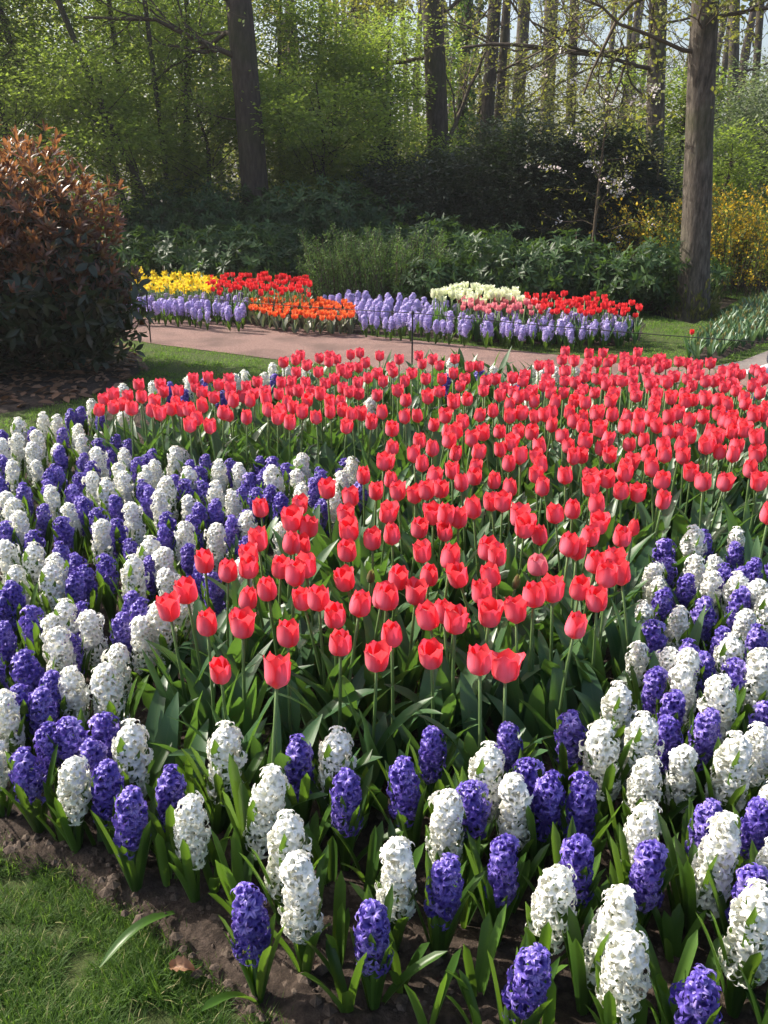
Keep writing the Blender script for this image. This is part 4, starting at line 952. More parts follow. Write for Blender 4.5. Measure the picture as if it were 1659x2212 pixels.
# litter of fallen leaves beneath it
C = rs.uniform(np.array(LITTER).min(0) - .2, np.array(LITTER).max(0) + .2, (2600, 2)); C = C[inside(C[:, 0], C[:, 1], LITTER)]; k = len(C)
a = rs.uniform(0, 6.28, k); d = np.stack([np.cos(a), np.sin(a), rs.normal(0, .25, k)], 1)
b = MB(); b.scatter(OVAL, np.concatenate([C, np.full((k, 1), .035)], 1), frames(d, np.array([0, 0, 1.]) + .35 * rdir(k, rs)), rs.uniform(.05, .12, k), rs.random(k))
stuff(b.build('leaf_litter', M['dead']), 'brown fallen leaves scattered on the soil under the copper shrub', 'leaves')

# rhododendrons behind the far bed
def rb_blobs(w_, h_, d_, rng, n=6):
    L = [(rng.uniform(-.5, .5) * w_, rng.uniform(-.35, .35) * d_, h_ * rng.uniform(.35, .62), w_ * rng.uniform(.25, .38), d_ * rng.uniform(.3, .42), h_ * rng.uniform(.32, .42)) for _ in range(n)]
    return L + [(0, 0, h_ * .35, w_ * .5, d_ * .45, h_ * .38)]
RH = [  # u of centre, distance, width, height, label
 (395, 11.9, 1.7, .92, 'rhododendron with drooping glossy leaves behind the yellow daffodils'), (560, 12.3, 1.8, 1.0, 'rhododendron behind the red tulips with pale leaf tips catching sun'),
 (330, 13.6, 2.0, 1.35, 'dark rhododendron beside the copper shrub, left end of the hedge'), (470, 14.2, 2.4, 1.6, 'tall blue green rhododendron at the foot of the dark forked trunk'), (720, 13.8, 2.4, 1.5, 'broad blue green rhododendron behind the light green shrub'),
 (985, 11.3, 1.3, .74, 'low rhododendron left of the cream tulips'), (1080, 11.6, 1.2, .9, 'rhododendron with tall leading shoot behind the cream tulips'), (1165, 11.2, 1.3, .98, 'tallest upright rhododendron above the scarlet tulips'),
 (1265, 11.2, 1.2, .82, 'rhododendron at the foot of the cherry sapling'), (1350, 10.9, 1.2, .92, 'rhododendron with long drooping leaves above the right end of the far bed'), (1425, 11.2, 1.1, .75, 'small dark rhododendron touching the big grey trunk'),
 (865, 12.6, 1.6, 1.1, 'shaded rhododendron between the light green shrub and the yews')]
for u, Y, w_, h_, lab in RH:
    p = at_depth(u, 620, Y); rr = np.random.default_rng(int(u))
    shrub('rhododendron', lab, 'shrub', (p.x, Y, 0), rb_blobs(w_, h_, 1.1, rr), int(560 * w_ * h_), 7, .105, LONG, 'rhodo', rr, 'rhododendrons behind the far bed', spread=1.2, upb=.25)
# light green fine leaved shrub of upright shoots
def shoots(name, label, cat, base, n, h, spread, mat, leafL, tpl, rng, per=60, group=None, flowers=None, arch=.3):
    o = thing(name, label, cat, base, group); b = MB(); g = MB(); f = MB()
    for k in range(n):
        a = rng.uniform(0, 6.28); r0 = spread * .5 * rng.random() ** .5; hh = h * rng.uniform(.6, 1.05)
        t = np.linspace(0, 1, 7); p0 = np.array([np.cos(a) * r0, np.sin(a) * r0 * .6, 0])
        out = spread * .5 * arch * rng.uniform(.3, 1.4)
        q = p0[None] + np.stack([np.cos(a) * out * t ** 2, np.sin(a) * out * t ** 2, hh * (t - .25 * arch * t ** 3)], 1) + np.cumsum(rng.normal(0, .012, (7, 3)), 0)
        b.tube(q, np.linspace(.007, .002, 7), 4)
        s = rng.uniform(.12, 1, per); P = np.stack([np.interp(s, t, q[:, i]) for i in range(3)], 1) + rng.normal(0, .02, (per, 3))
        d = unit(rdir(per, rng) + np.array([0, 0, .5])); rn = rng.random(per)
        fl = np.zeros(per, bool) if flowers is None else rng.random(per) < flowers[1] * (.3 + 1.2 * rng.random())
        g.scatter(tpl, P[~fl], frames(d[~fl], rdir((~fl).sum(), rng)), leafL * rng.uniform(.6, 1.2, (~fl).sum()), rn[~fl])
        if fl.any(): f.scatter(QUAD, P[fl], frames(d[fl], rdir(fl.sum(), rng)), .045 * rng.uniform(.7, 1.2, fl.sum()), rn[fl])
    b.build('stems', M['twig'], o); g.build('foliage', M[mat], o)
    if f.n: f.build('blossoms', M[flowers[0]], o)
    return o
for u, Y, n, h, lab in ((750, 11.5, 90, .95, 'light green fine leaved shrub of upright shoots behind the lilac hyacinths, left half'), (850, 11.2, 100, 1.0, 'light green fine leaved shrub of upright shoots beside the dark rhododendron, right half')):
    p = at_depth(u, 600, Y); shoots('leafy_shrub', lab, 'shrub', (p.x, Y, 0), n, h, 1.15, 'light_shrub', .04, SLIM, rs, 110)
# forsythias at the right
for u, Y, n, h, sp, lab, fr in ((1445, 13.2, 90, 1.45, 1.6, 'yellow forsythia left of the big grey trunk', .75), (1600, 12.6, 150, 1.55, 2.2, 'arching green and yellow forsythia right of the big grey trunk', .3), (1690, 13.6, 130, 1.7, 2.2, 'brightest golden forsythia at the right edge', .6), (1560, 14.4, 90, 1.6, 2.0, 'golden topped forsythia just behind the big grey trunk', .5)):
    p = at_depth(u, 560, Y); shoots('forsythia', lab, 'shrub', (p.x, Y, 0), n, h, sp, 'forsythia_leaf', .06, SLIM, rs, 75, None, ('forsythia', fr), .7)
# yews: dark dense masses
def spray(b, P, nrm, rng, L, tpl, mat=0, droop=-.1, per=6, r=.18, flat=.35):
    """flat sprays of small leaves: PER leaves about each point, lying roughly level"""
    n = len(P)
    up = unit(np.array([0, 0, 1.]) + flat * rdir(n, rng)); rr = rng.random(n)
    s = unit(np.cross(up, rdir(n, rng))); q = np.cross(up, s)
    for j in range(per):
        a = rng.uniform(0, 6.28, n); rad = np.cos(a)[:, None] * s + np.sin(a)[:, None] * q
        d = unit(rad + nrm * .5 + np.array([0, 0, droop]))
        O = P + rad * (rng.random(n)[:, None] ** .6) * r + up * rng.normal(0, .03, n)[:, None]
        b.scatter(tpl, O, frames(d, up + .5 * rdir(n, rng)), L * rng.uniform(.6, 1.25, n), np.clip(rr + rng.normal(0, .18, n), 0, 1), mat)
YW = [(860, 14.6, 1.7, 2.0, 'low dark yew behind the light green shrub'), (985, 14.8, 2.0, 2.1, 'dark yew under the tall forked trunks'), (1120, 14.0, 2.1, 2.7, 'darkest yew, tallest of the evergreen mass'), (1250, 13.8, 2.0, 2.75, 'dark yew directly behind the cherry sapling'), (1350, 14.4, 1.7, 2.2, 'dark yew against the slim trunk beside the big one')]
for u, Y, w_, h_, lab in YW:
    p = at_depth(u, 500, Y); rr = np.random.default_rng(int(u) + 5); o = thing('yew_bush', lab, 'shrub', (p.x, Y, 0), 'yews in the shade')
    P, nrm, r = blob_surface(rb_blobs(w_, h_, 1.5, rr, 8), int(2600 * w_), rr, .45)
    b = MB(); spray(b, P, nrm, rr, .085, SLIM, droop=-.25, per=9, r=.13, flat=.5); b.build('foliage', M['yew'], o)
    b = MB(); branches(b, (0, 0, -.05), P[rr.choice(len(P), 26, replace=False)], rr, .03); b.build('stems', M['bark_dark'], o)

# ------------------------------------------------------------------ trees
rw = np.random.default_rng(2024)
def trunk_mesh(base, pts, r0, r1, rng, flare=1.35, sides=20):
    """tapered trunk along PTS (relative to the base) with a spreading foot and a lumpy outline"""
    pts = np.asarray(pts, float); n = 46
    t = np.linspace(0, 1, n); tk = np.linspace(0, 1, len(pts))
    q = np.stack([np.interp(t, tk, pts[:, i]) for i in range(3)], 1)
    q[1:-1] = (q[:-2] + q[1:-1] * 2 + q[2:]) / 4
    L = np.linalg.norm(pts[-1] - pts[0]); h = t * L
    rad = r0 + (r1 - r0) * t + r0 * (flare - 1) * np.exp(-h / .22)
    q[:, 0] += .35 * r0 * (vnoise(h / 1.6 + 50, 0 * h + r0 * 90, 7) - .5); b = MB()
    th = np.linspace(0, 2 * np.pi, sides, endpoint=False)
    T, H = np.meshgrid(th, h)
    lump = 1 + .10 * (vnoise(np.cos(T) * 1.6 + 7, H * .9 + np.sin(T) * 1.6 + 9, 1) - .5) + .05 * (vnoise(np.cos(T) * 5 + 7, H * 3 + np.sin(T) * 5 + 9, 2) - .5) + np.exp(-H / .18) * .16 * np.sin(T * 5 + r0 * 40)
    P = q[:, None, :] + (rad[:, None] * lump)[..., None] * np.stack([np.cos(T), np.sin(T), 0 * T], -1)
    b.add(P, gridq(n, sides, True), None, np.tile(np.linspace(-1, 1, sides), n), np.repeat(t, sides), .5)
    return b
def limb_tree(b, p, d, L, r, depth, rng, tips, segs=5, gnarl=.22, up=.05, kids_=3, sides=5):
    """a limb that forks into thinner ones; collects the points where leaves sit"""
    d = np.array(d, float); q = [np.array(p, float)]; rad = [r]
    for i in range(segs):
        d = unit(d + rng.normal(0, gnarl, 3) + np.array([0, 0, up]))
        q.append(q[-1] + d * L / segs); rad.append(r * (1 - .62 * (i + 1) / segs))
        if depth <= 1: tips.append(q[-1])
    b.tube(q, rad, sides if depth > 1 else 3, cap=depth > 1)
    if depth > 0:
        for k in range(kids_):
            i = int(rng.integers(1, segs + 1)); s = rdir(1, rng)[0]
            nd = unit(unit(q[i] - q[i - 1]) + .95 * s * np.array([1, 1, .55]))
            limb_tree(b, q[i], nd, L * rng.uniform(.45, .68), max(rad[i] * .6, .0025), depth - 1, rng, tips, segs, gnarl * 1.1, up, kids_, sides)
TREES = [  # u, v of the foot and of the point where the trunk leaves the top, distance, width there in picture units, label, bark
 (557, 505, 516, 0, 14.3, 62, 'thick dark tree trunk leaning left behind the tall rhododendron', 'bark_dark'),
 (538, 470, 505, 0, 15.6, 22, 'pale slender trunk close behind the thick dark one at the left', 'bark'),
 (952, 470, 936, 0, 18.0, 50, 'thick dark forest trunk in the middle with a fork low on its side', 'bark_dark'),
 (985, 470, 1012, 0, 21.0, 20, 'ivy clad slim trunk just right of the thick middle one', 'bark_dark'),
 (1035, 470, 1073, 0, 19.5, 32, 'straight grey brown trunk leaning right, second of the middle cluster', 'bark_dark'),
 (1062, 470, 1096, 0, 22.0, 21, 'slim trunk crossing close behind the straight grey brown one', 'bark_dark'),
 (1105, 470, 1131, 0, 24.0, 30, 'forest trunk in the pale gap, lit along its left side', 'bark'),
 (1172, 470, 1193, 0, 26.0, 34, 'broad far trunk with leafy shoots right of the pale gap', 'bark'),
 (1222, 470, 1243, 0, 27.0, 24, 'slim far trunk left of the overhead branches', 'bark_dark'),
 (1402, 545, 1421, 0, 14.6, 42, 'medium trunk carrying the long branches that sweep left', 'bark'),
 (1498, 690, 1524, 0, 10.45, 64, 'big grey trunk rising from the lawn with a mossy foot', 'bark'),
 (1575, 440, 1588, 0, 26.0, 26, 'far trunk right of the big grey one', 'bark'),
 (1612, 440, 1645, 0, 28.0, 18, 'far leaning trunk near the right edge', 'bark_dark'),
 (1560, 440, 1500, -60, 33.0, 14, 'thin far trunk hidden partly by the big grey one', 'bark_dark'),
 (640, 440, 628, 0, 22.0, 16, 'thin dark trunk left of the sunlit yellow leaves', 'bark_dark'),
 (692, 440, 694, 0, 24.0, 17, 'thin dark trunk below the sunlit yellow leaves', 'bark_dark'),
 (735, 440, 742, 0, 27.0, 10, 'very thin trunk in the green thicket right of the pair', 'bark'),
 (655, 440, 600, 0, 27.0, 12, 'thin trunk tilting left in the green thicket', 'bark_dark'),
 (342, 470, 95, -20, 14.0, 15, 'crooked slender trunk slanting up to the left through green leaves', 'bark_dark'),
 (368, 470, 320, 60, 15.0, 11, 'second slender slanting trunk beside the crooked one', 'bark_dark'),
 (820, 440, 845, 0, 30.0, 12, 'thin pale trunk in the far wood left of the thick middle one', 'bark'),
 (885, 440, 868, 0, 33.0, 12, 'faint thin trunk far back behind the middle thicket', 'bark'),
 (1290, 440, 1330, 0, 31.0, 14, 'thin far trunk behind the cherry sapling', 'bark'),
]
TR = {}
for i, (u1, v1, u2, v2, Y, wd, lab, bk) in enumerate(TREES):
    p = at_depth(u1, v1, Y); p.z = 0
    e = at_depth(u2, v2, Y); zt = max(e.z, 1)
    # foot under the visible base line, continued above the picture
    f0 = at_depth(u1, v1, Y)
    sl = (e.x - f0.x) / (e.z - f0.z); px = f0.x - sl * f0.z
    top = zt * 1.9 if Y < 25 else zt * 1.5
    Z = Y * CT + (CAMH - zt * .6) * ST; r = wd / FOC * Z * .5
    o = thing('tree' if i not in (18, 19) else 'leaning_tree', lab, 'tree', (px, Y, 0), 'trees of the wood')
    curve = [(0, 0, -.1), (sl * top * .33, rw.normal(0, .05), top * .33), (sl * top * .66 + (.25 if i == 18 else 0), rw.normal(0, .05), top * .66), (sl * top, 0, top)]
    trunk_mesh(None, curve, r * 1.02, r * .74, rw, 1.6 if wd > 30 else 1.2, 24 if wd > 30 else 12).build('trunk', M[bk], o)
    TR[i] = (o, np.array(curve), r)
def on_trunk(i, z):
    o, c, r = TR[i]; return np.array([np.interp(z, c[:, 2], c[:, 0]), np.interp(z, c[:, 2], c[:, 1]), z])
def add_limbs(i, specs, rng, leafmat='oak', leaf=.05, per=5, density=.6, depth=2, gnarl=.2):
    """limbs leave trunk I at height z along direction d; leaves in loose tufts at their twig ends"""
    o = TR[i][0]; tips = []
    for z, d, L, r in specs:
        b = MB(); limb_tree(b, on_trunk(i, z), unit(np.array(d, float)), L, r, depth, rng, tips, segs=7, gnarl=gnarl, kids_=5)
        b.build('limb', M['twig'], o)
    T = np.array(tips); T = T[rng.random(len(T)) < density]
    b = MB(); spray(b, T, unit(rng.normal(0, 1, (len(T), 3))), rng, leaf, QUAD, per=per, r=.09, flat=1.2); b.build('crown', M[leafmat], o)
# branches that sweep across the top right
add_limbs(9, [(3.35, (-.95, -.1, .05), 2.9, .05), (3.0, (-.9, -.25, -.02), 2.3, .035), (3.9, (-.9, .1, .1), 2.6, .04), (2.6, (-.7, -.4, .1), 1.3, .02), (4.4, (.6, -.3, .1), 1.6, .03), (3.6, (.5, -.6, 0), 1.2, .02), (5.0, (-.8, -.5, .05), 2.2, .035)], rw, density=.6, per=4)
add_limbs(10, [(2.75, (-.9, -.3, .12), 1.7, .025), (3.05, (.8, -.2, .15), 1.4, .02), (3.3, (-.7, .4, .1), 1.8, .03), (3.6, (.2, -.9, .1), 1.2, .025), (2.95, (-.3, -.9, .0), .9, .014)], rw, density=.65, per=4)
add_limbs(2, [(3.6, (-.9, 0, .12), 3.0, .05), (4.2, (.8, -.2, .2), 2.2, .04), (2.9, (-.7, -.5, .05), 2.0, .03), (4.9, (-.8, -.3, .2), 3.0, .05), (1.9, (.55, .1, .85), 2.2, .05)], rw, density=.45, per=4)
add_limbs(4, [(3.4, (.8, -.3, .2), 2.2, .03), (4.0, (-.7, -.4, .2), 2.0, .03), (2.4, (.7, -.5, .1), 1.6, .02)], rw, density=.16, per=4, depth=3)
add_limbs(5, [(3.6, (.8, -.3, .2), 2.4, .03), (2.6, (.9, -.1, .2), 2.0, .02), (4.6, (-.7, -.2, .3), 2.2, .03)], rw, density=.16, per=4, depth=3)
add_limbs(7, [(3.6, (.8, -.3, .2), 2.8, .04), (2.6, (-.9, -.1, .2), 2.4, .03), (4.8, (-.7, -.2, .3), 2.6, .03), (5.4, (.8, .1, .3), 2.6, .03)], rw, density=.16, per=4, depth=3)
add_limbs(8, [(3.2, (.9, -.3, .1), 2.6, .03), (4.4, (.8, -.1, .2), 2.8, .03), (5.2, (-.7, -.2, .3), 2.2, .03)], rw, density=.16, per=4, depth=3)
add_limbs(0, [(3.1, (-.9, -.3, .1), 2.3, .045), (3.4, (-.8, .2, .02), 2.6, .04), (2.3, (-.9, -.2, .0), 1.2, .015), (3.8, (-.75, -.4, .25), 2.4, .035)], rw, 'beech', density=.5, depth=2)
add_limbs(6, [(4, (.8, -.3, .3), 2.2, .03), (5, (-.7, -.2, .3), 2.2, .03)], rw, density=.16, per=4, depth=3)
add_limbs(11, [(4, (.8, -.3, .3), 3, .04), (3, (-.9, -.2, .2), 2.6, .03), (5, (-.6, -.2, .5), 3, .03)], rw, density=.16, per=4, depth=3)
add_limbs(12, [(4, (.8, -.3, .3), 3, .04), (3.4, (-.9, -.2, .3), 2.6, .03), (5, (-.6, -.2, .5), 3, .03)], rw, density=.16, per=4, depth=3)
add_limbs(14, [(4.2, (.8, -.3, .3), 2, .03), (3.4, (-.9, -.2, .3), 2, .03)], rw, density=.8, leaf=.08)
add_limbs(15, [(4.0, (.9, -.3, .2), 2.4, .03), (4.8, (-.9, -.2, .3), 2.2, .03), (3.6, (.7, .2, .3), 2.2, .03)], rw, density=.95, leaf=.09, per=8)
# ivy up the slim trunk
o, c, r = TR[3]; n = 900; z = rw.uniform(.2, 6.5, n); a = rw.uniform(0, 6.28, n)
P = np.array([on_trunk(3, q) for q in z]) + np.stack([np.cos(a), np.sin(a), 0 * a], 1) * (r * 1.3 + rw.exponential(.08, n)[:, None])
b = MB(); spray(b, P, np.stack([np.cos(a), np.sin(a), 0 * a], 1), rw, .085, QUAD, per=4, r=.1, flat=1.5); b.build('ivy', M['ivy'], o)
# moss and low shoots at the foot of the big grey trunk
o, c, r = TR[10]; n = 700; a = rw.uniform(0, 6.28, n); rr = r * (1.35 + rw.exponential(.22, n)); zz = np.abs(rw.normal(0, .16, n)) * (rr < r * 1.75)
M['moss'] = leafy('moss shoots', [(0, (.05, .07, .012)), (1, (.13, .12, .03))], trans=(.5, .6, .1), tw=.3, rough=.7)
P = np.stack([np.cos(a) * rr, np.sin(a) * rr, zz], 1); b = MB(); b.scatter(SLIM, P, frames(unit(np.stack([np.cos(a) * .4, np.sin(a) * .4, np.ones(n)], 1) + .4 * rdir(n, rw)), rdir(n, rw)), rw.uniform(.03, .10, n), rw.random(n)); b.build('moss', M['moss'], o)

# leafy young trees: each its own stem, twigs and layered crown
def leafy_tree(u, Y, h, w_, n, mat, leaf, label, seed, per=7, zlow=.25, kind='leafy_tree', group='leafy young trees of the wood', lean=0., blobs=9, dens=1.):
    rr = np.random.default_rng(seed); p = at_depth(u, 480, Y)
    o = thing(kind, label, 'tree', (p.x, Y, 0), group)
    B = [(rr.normal(0, .26) * w_ + lean * k / blobs, rr.normal(0, .22) * w_, h * (zlow + (1 - zlow) * (k + .5) / blobs), w_ * rr.uniform(.26, .42), w_ * rr.uniform(.24, .36), h * rr.uniform(.08, .16)) for k in range(blobs)]
    b = MB(); tips = []
    cpt = [(0, 0, -.1), (lean * .3 + rr.normal(0, .1), rr.normal(0, .1), h * .35), (lean * .7 + rr.normal(0, .12), rr.normal(0, .1), h * .7), (lean, 0, h)]
    trunk_mesh(None, cpt, .035 + .010 * h, .012, rr, 1.2, 8).build('trunk', M['bark_dark'], o)
    P, nrm, r = blob_surface(B, n, rr, .75)
    g = MB(); spray(g, P, nrm, rr, leaf, QUAD, per=per, r=.20, flat=.45); g.build('crown', M[mat], o)
    ends = P[rr.choice(len(P), 34, replace=False)]
    for e in ends:
        z = max(h * .12, e[2] - np.hypot(e[0], e[1]) * .6); q0 = np.array([np.interp(z, [c_[2] for c_ in cpt], [c_[0] for c_ in cpt]), 0, z])
        branches(b, q0, [e], rr, .010, bend=.12, sides=4)
    b.build('limbs', M['bark_dark'], o)
    return o
LT = [  # u, Y, height, width, sprays, leaf, size, label
 (30, 14.8, 6.0, 3.4, 4200, 'beech', .062, 'brightest green young beech at the left edge above the copper shrub'),
 (175, 15.6, 6.2, 3.2, 4200, 'beech', .062, 'broad yellow green beech around the crooked slanting trunk'),
 (300, 16.6, 6.2, 3.2, 4000, 'beech', .062, 'shaded green beech right of the crooked slanting trunk'),
 (420, 16.2, 5.8, 2.9, 3600, 'beech', .062, 'dark green beech just left of the thick leaning trunk'),
 (250, 13.9, 2.9, 2.2, 1700, 'beech', .06, 'low dense beech bush behind the top of the copper shrub'),
 (430, 14.9, 2.8, 1.9, 1500, 'beech', .06, 'low beech bush between the slanting trunks and the thick one'),
 (625, 16.8, 4.3, 2.3, 2400, 'beech', .062, 'bright green hornbeam right of the thick leaning trunk'),
 (735, 17.4, 4.0, 2.5, 2400, 'beech', .062, 'green hornbeam in the middle thicket under the yellow leaves'),
 (840, 17.2, 3.7, 2.3, 2000, 'beech', .062, 'green hornbeam just left of the thick middle trunk'),
 (690, 15.4, 2.9, 2.4, 1700, 'beech', .06, 'low leafy hornbeam above the blue green rhododendron'),
 (845, 16.0, 2.8, 2.2, 1400, 'beech', .06, 'low shaded hornbeam above the low dark yew'),
 (930, 20.5, 4.0, 2.4, 1100, 'beech', .07, 'green thicket tree behind the thick middle trunk'),
 (1040, 23.0, 4.0, 2.6, 700, 'oak', .075, 'sparse olive tree behind the straight trunk cluster'),
 (1180, 24.5, 4.2, 2.8, 700, 'oak', .075, 'sparse yellow green tree behind the broad far trunk'),
 (1330, 21.0, 3.6, 2.6, 800, 'oak', .07, 'loose yellow green tree behind the medium trunk'),
 (1455, 18.5, 3.6, 2.2, 1500, 'beech', .065, 'green bushy tree between the medium and the big grey trunk'),
 (1590, 19.5, 3.4, 2.8, 2300, 'grey_leaf', .065, 'grey green willow like tree right of the big grey trunk'),
 (1690, 18.0, 3.3, 2.6, 2000, 'grey_leaf', .065, 'grey green bushy tree at the right edge'),
 (1560, 16.4, 2.2, 2.0, 1400, 'beech', .06, 'low olive bush behind the forsythias'),
 (1650, 25.0, 5.0, 3.0, 700, 'oak', .08, 'sparse pale tree high at the right edge'),
 (770, 25.0, 6.8, 3.2, 800, 'oak', .09, 'sunlit yellow leaved tree high behind the thin trunk pair'),
 (640, 26.0, 6.8, 2.8, 650, 'oak', .09, 'second sunlit yellow leaved tree, left of the thin trunk pair'),
 (1010, 29.0, 6.0, 3.0, 350, 'oak', .085, 'thin leaved tree in the sky gap beside the ivy trunk'),
 (1810, 18.5, 5.0, 3.0, 1700, 'beech', .07, 'green bushy tree beyond the right end of the forsythias'),
 (1980, 21.0, 6.0, 3.4, 1700, 'oak', .08, 'yellow green young tree beside the far end of the paving'),
 (2150, 19.0, 5.0, 3.2, 1700, 'beech', .07, 'leafy young tree on the far side of the paving'),
 (-140, 15.5, 6.0, 3.4, 2600, 'beech', .065, 'leafy beech behind the copper shrub, beyond the left tree group'),
 (-330, 16.5, 6.2, 3.4, 2200, 'beech', .065, 'outermost leafy beech on the left side of the wood'),
 (120, 21.0, 8.6, 4.2, 3600, 'beech', .075, 'tall beech far back at the upper left'),
 (380, 22.0, 8.0, 3.6, 2600, 'beech', .075, 'tall beech far back left of the thick leaning trunk'),
]
for i, (u, Y, h, w_, n, mat, lf, lab) in enumerate(LT):
    leafy_tree(u, Y, h, w_, n, mat, lf, lab, 900 + i, lean=-1.6 if i == 1 else 0.)

# cherry sapling with white blossom
p = at_depth(1276, 546, 12.2); e = at_depth(1312, 245, 12.2)
o = thing('cherry_sapling', 'slender flowering cherry sapling with scattered white blossom before the dark yews', 'tree', (p.x, 12.2, 0))
ht = e.z + .25; dx = e.x - p.x
b = MB(); q = [(0, 0, 0), (dx * .28 , 0, ht * .3), (dx * .62, .02, ht * .6), (dx, 0, ht)]; b.tube(np.array([[np.interp(t, [0, .3, .6, 1], [c_[j] for c_ in q]) for j in range(3)] for t in np.linspace(0, 1, 16)]), np.linspace(.030, .008, 16), 8, wob=.03)
b.build('trunk', M['twig'], o)
tips = []
for k in range(15):
    t = .32 + .68 * k / 15; c_ = np.array([np.interp(t, [0, .3, .6, 1], [a_[j] for a_ in q]) for j in range(3)]); a = k * 2.4
    b = MB(); limb_tree(b, c_, unit(np.array([math.cos(a), .5 * math.sin(a), .35])), rw.uniform(.45, .95), .009, 1, rw, tips, segs=5, gnarl=.18, kids_=3, sides=4); b.build('limb', M['twig'], o)
T = np.array(tips); sel = rw.random(len(T))
b = MB(); spray(b, T[sel < .7], unit(rw.normal(0, 1, ((sel < .7).sum(), 3))), rw, .055, SLIM, per=4, r=.05, flat=1.2); b.build('crown', M['oak'], o)
s2 = T[sel > .80]; b = MB(); spray(b, s2, unit(rw.normal(0, 1, (len(s2), 3))), rw, .036, QUAD, per=9, r=.028, flat=2.5); b.build('blossoms', M['blossom'], o)

# the far wood that reads as one mass
n = 22000; x = rw.uniform(-34, 34, n); y = rw.uniform(34, 60, n)
lim = 7.5 + 2.5 * vnoise(x / 3 + 40, y / 5, 3) - 5.2 * np.clip((x + 9) / 7, 0, 1)
z = lim * rw.random(n) ** .75
P = np.stack([x, y, z], 1); g = MB(); spray(g, P, rdir(n, rw), rw, .20, QUAD, per=5, r=.6, flat=.8)
for k in range(90):
    x0, y0 = rw.uniform(-32, 32), rw.uniform(33, 58); g.tube([(x0, y0, 0), (x0 + rw.normal(0, .2), y0, 6), (x0 + rw.normal(0, .6), y0, 14)], [.22 * rw.uniform(.4, 1), .14, .06], 7, mat=1)
    tp = []; limb_tree(g, (x0, y0, rw.uniform(4, 8)), unit(np.array([rw.normal(), rw.normal() * .4, .9])), 4, .05, 2, rw, tp, segs=5, kids_=4, sides=3) if False else None
    for q in range(7):
        a = rw.uniform(0, 6.28); z0 = rw.uniform(3.5, 11); g.tube([(x0, y0, z0), (x0 + math.cos(a) * 1.6, y0, z0 + .9), (x0 + math.cos(a) * 2.6, y0, z0 + 2.2)], [.045, .025, .008], 3, mat=1)
stuff(g.build('far_woodland', [M['oak'], M['bark_dark']]), 'hazy far woodland of thin trunks and young leaves closing the view', 'woodland')

# ------------------------------------------------------------------ the walker whose shoe tip shows at the right edge
M['shoe'] = solid('grey white running shoe', [(.35, (.55, .55, .60)), (.5, (.70, .70, .74)), (.62, (.30, .29, .36))], scale=26, rough=.6, bump=.2, bscale=200)
M['sole'] = solid('pale sole', [(.3, (.55, .54, .55)), (.7, (.72, .71, .70))], scale=30, rough=.7)
M['denim'] = solid('dark blue denim', [(.3, (.02, .022, .035)), (.7, (.045, .05, .075))], scale=30, rough=.9, bump=.3, bscale=300)
M['jacket'] = solid('dark jacket', [(.3, (.02, .02, .022)), (.7, (.05, .05, .055))], scale=10, rough=.8, bump=.2, bscale=60)
M['skin'] = solid('skin', [(.3, (.50, .30, .22)), (.7, (.60, .37, .28))], scale=14, rough=.5)
M['hair'] = solid('brown hair', [(.3, (.04, .025, .015)), (.7, (.09, .055, .03))], scale=60, rough=.6, stretch=(1, 1, .2))
sh = at(1611, 806, .05)
person = thing('person', 'walker in dark trousers and grey white running shoes stepping onto the paving', 'person', (sh.x + .20, sh.y, .012))
def skinned(name, verts, edges, radii, mat, parent, root=0, sub=2):
    me = bpy.data.meshes.new(name); me.from_pydata(verts, edges, []); o = link(name, me, parent)
    md = o.modifiers.new('skin', 'SKIN'); sv = me.skin_vertices[0].data if me.skin_vertices else None
    if sv is None:
        bpy.context.view_layer.objects.active = o; sv = me.skin_vertices[0].data
    for i, r in enumerate(radii): sv[i].radius = r if isinstance(r, tuple) else (r, r); sv[i].use_root = (i == root)
    md.use_smooth_shade = True
    s = o.modifiers.new('sub', 'SUBSURF'); s.levels = s.render_levels = sub
    me.materials.append(mat); return o
# walking towards -x; the near foot (y = 0) is forward, the other trails behind
an1, kn1, hp = (0, 0, .09), (.07, .02, .50), (.20, .10, .92)
an2, kn2 = (.62, .20, .14), (.36, .19, .50)
V = [(.20, .10, .95), (.20, .01, .90), kn1, an1, (.20, .19, .90), kn2, an2, (.20, .10, 1.12), (.19, .10, 1.30), (.18, .10, 1.42), (.17, .10, 1.50), (.16, .10, 1.58), (.14, .10, 1.66), (.15, .10, 1.74),
     (.18, -.06, 1.40), (.28, -.12, 1.16), (.22, -.12, .93), (.19, -.12, .86), (.18, .26, 1.40), (.22, .32, 1.16), (.20, .33, .96), (.19, .33, .90)]
E = [(0, 1), (1, 2), (2, 3), (0, 4), (4, 5), (5, 6), (0, 7), (7, 8), (8, 9), (9, 10), (10, 11), (11, 12), (12, 13), (9, 14), (14, 15), (15, 16), (16, 17), (9, 18), (18, 19), (19, 20), (20, 21)]
Rr = [(.14, .11), .085, .058, .04, .085, .058, .04, (.13, .10), (.15, .11), (.12, .09), .05, (.075, .07), (.095, .08), (.07, .065), .055, .042, .032, .03, .055, .042, .032, .03]
skinned('body', V, E, Rr, M['skin'], person)
grow = lambda idx, k: ([V[i] for i in idx], [(idx.index(a), idx.index(c)) for a, c in E if a in idx and c in idx], [tuple(np.array(Rr[i] if isinstance(Rr[i], tuple) else (Rr[i], Rr[i])) * k + .012) for i in idx])
v_, e_, r_ = grow([0, 1, 2, 3, 4, 5, 6, 7], 1.14); skinned('trousers', v_, e_, r_, M['denim'], person)
v_, e_, r_ = grow([0, 7, 8, 9, 10, 14, 15, 16, 18, 19, 20], 1.22); skinned('jacket', v_, e_, r_, M['jacket'], person)
hb = bpy.data.meshes.new('hair'); import bmesh
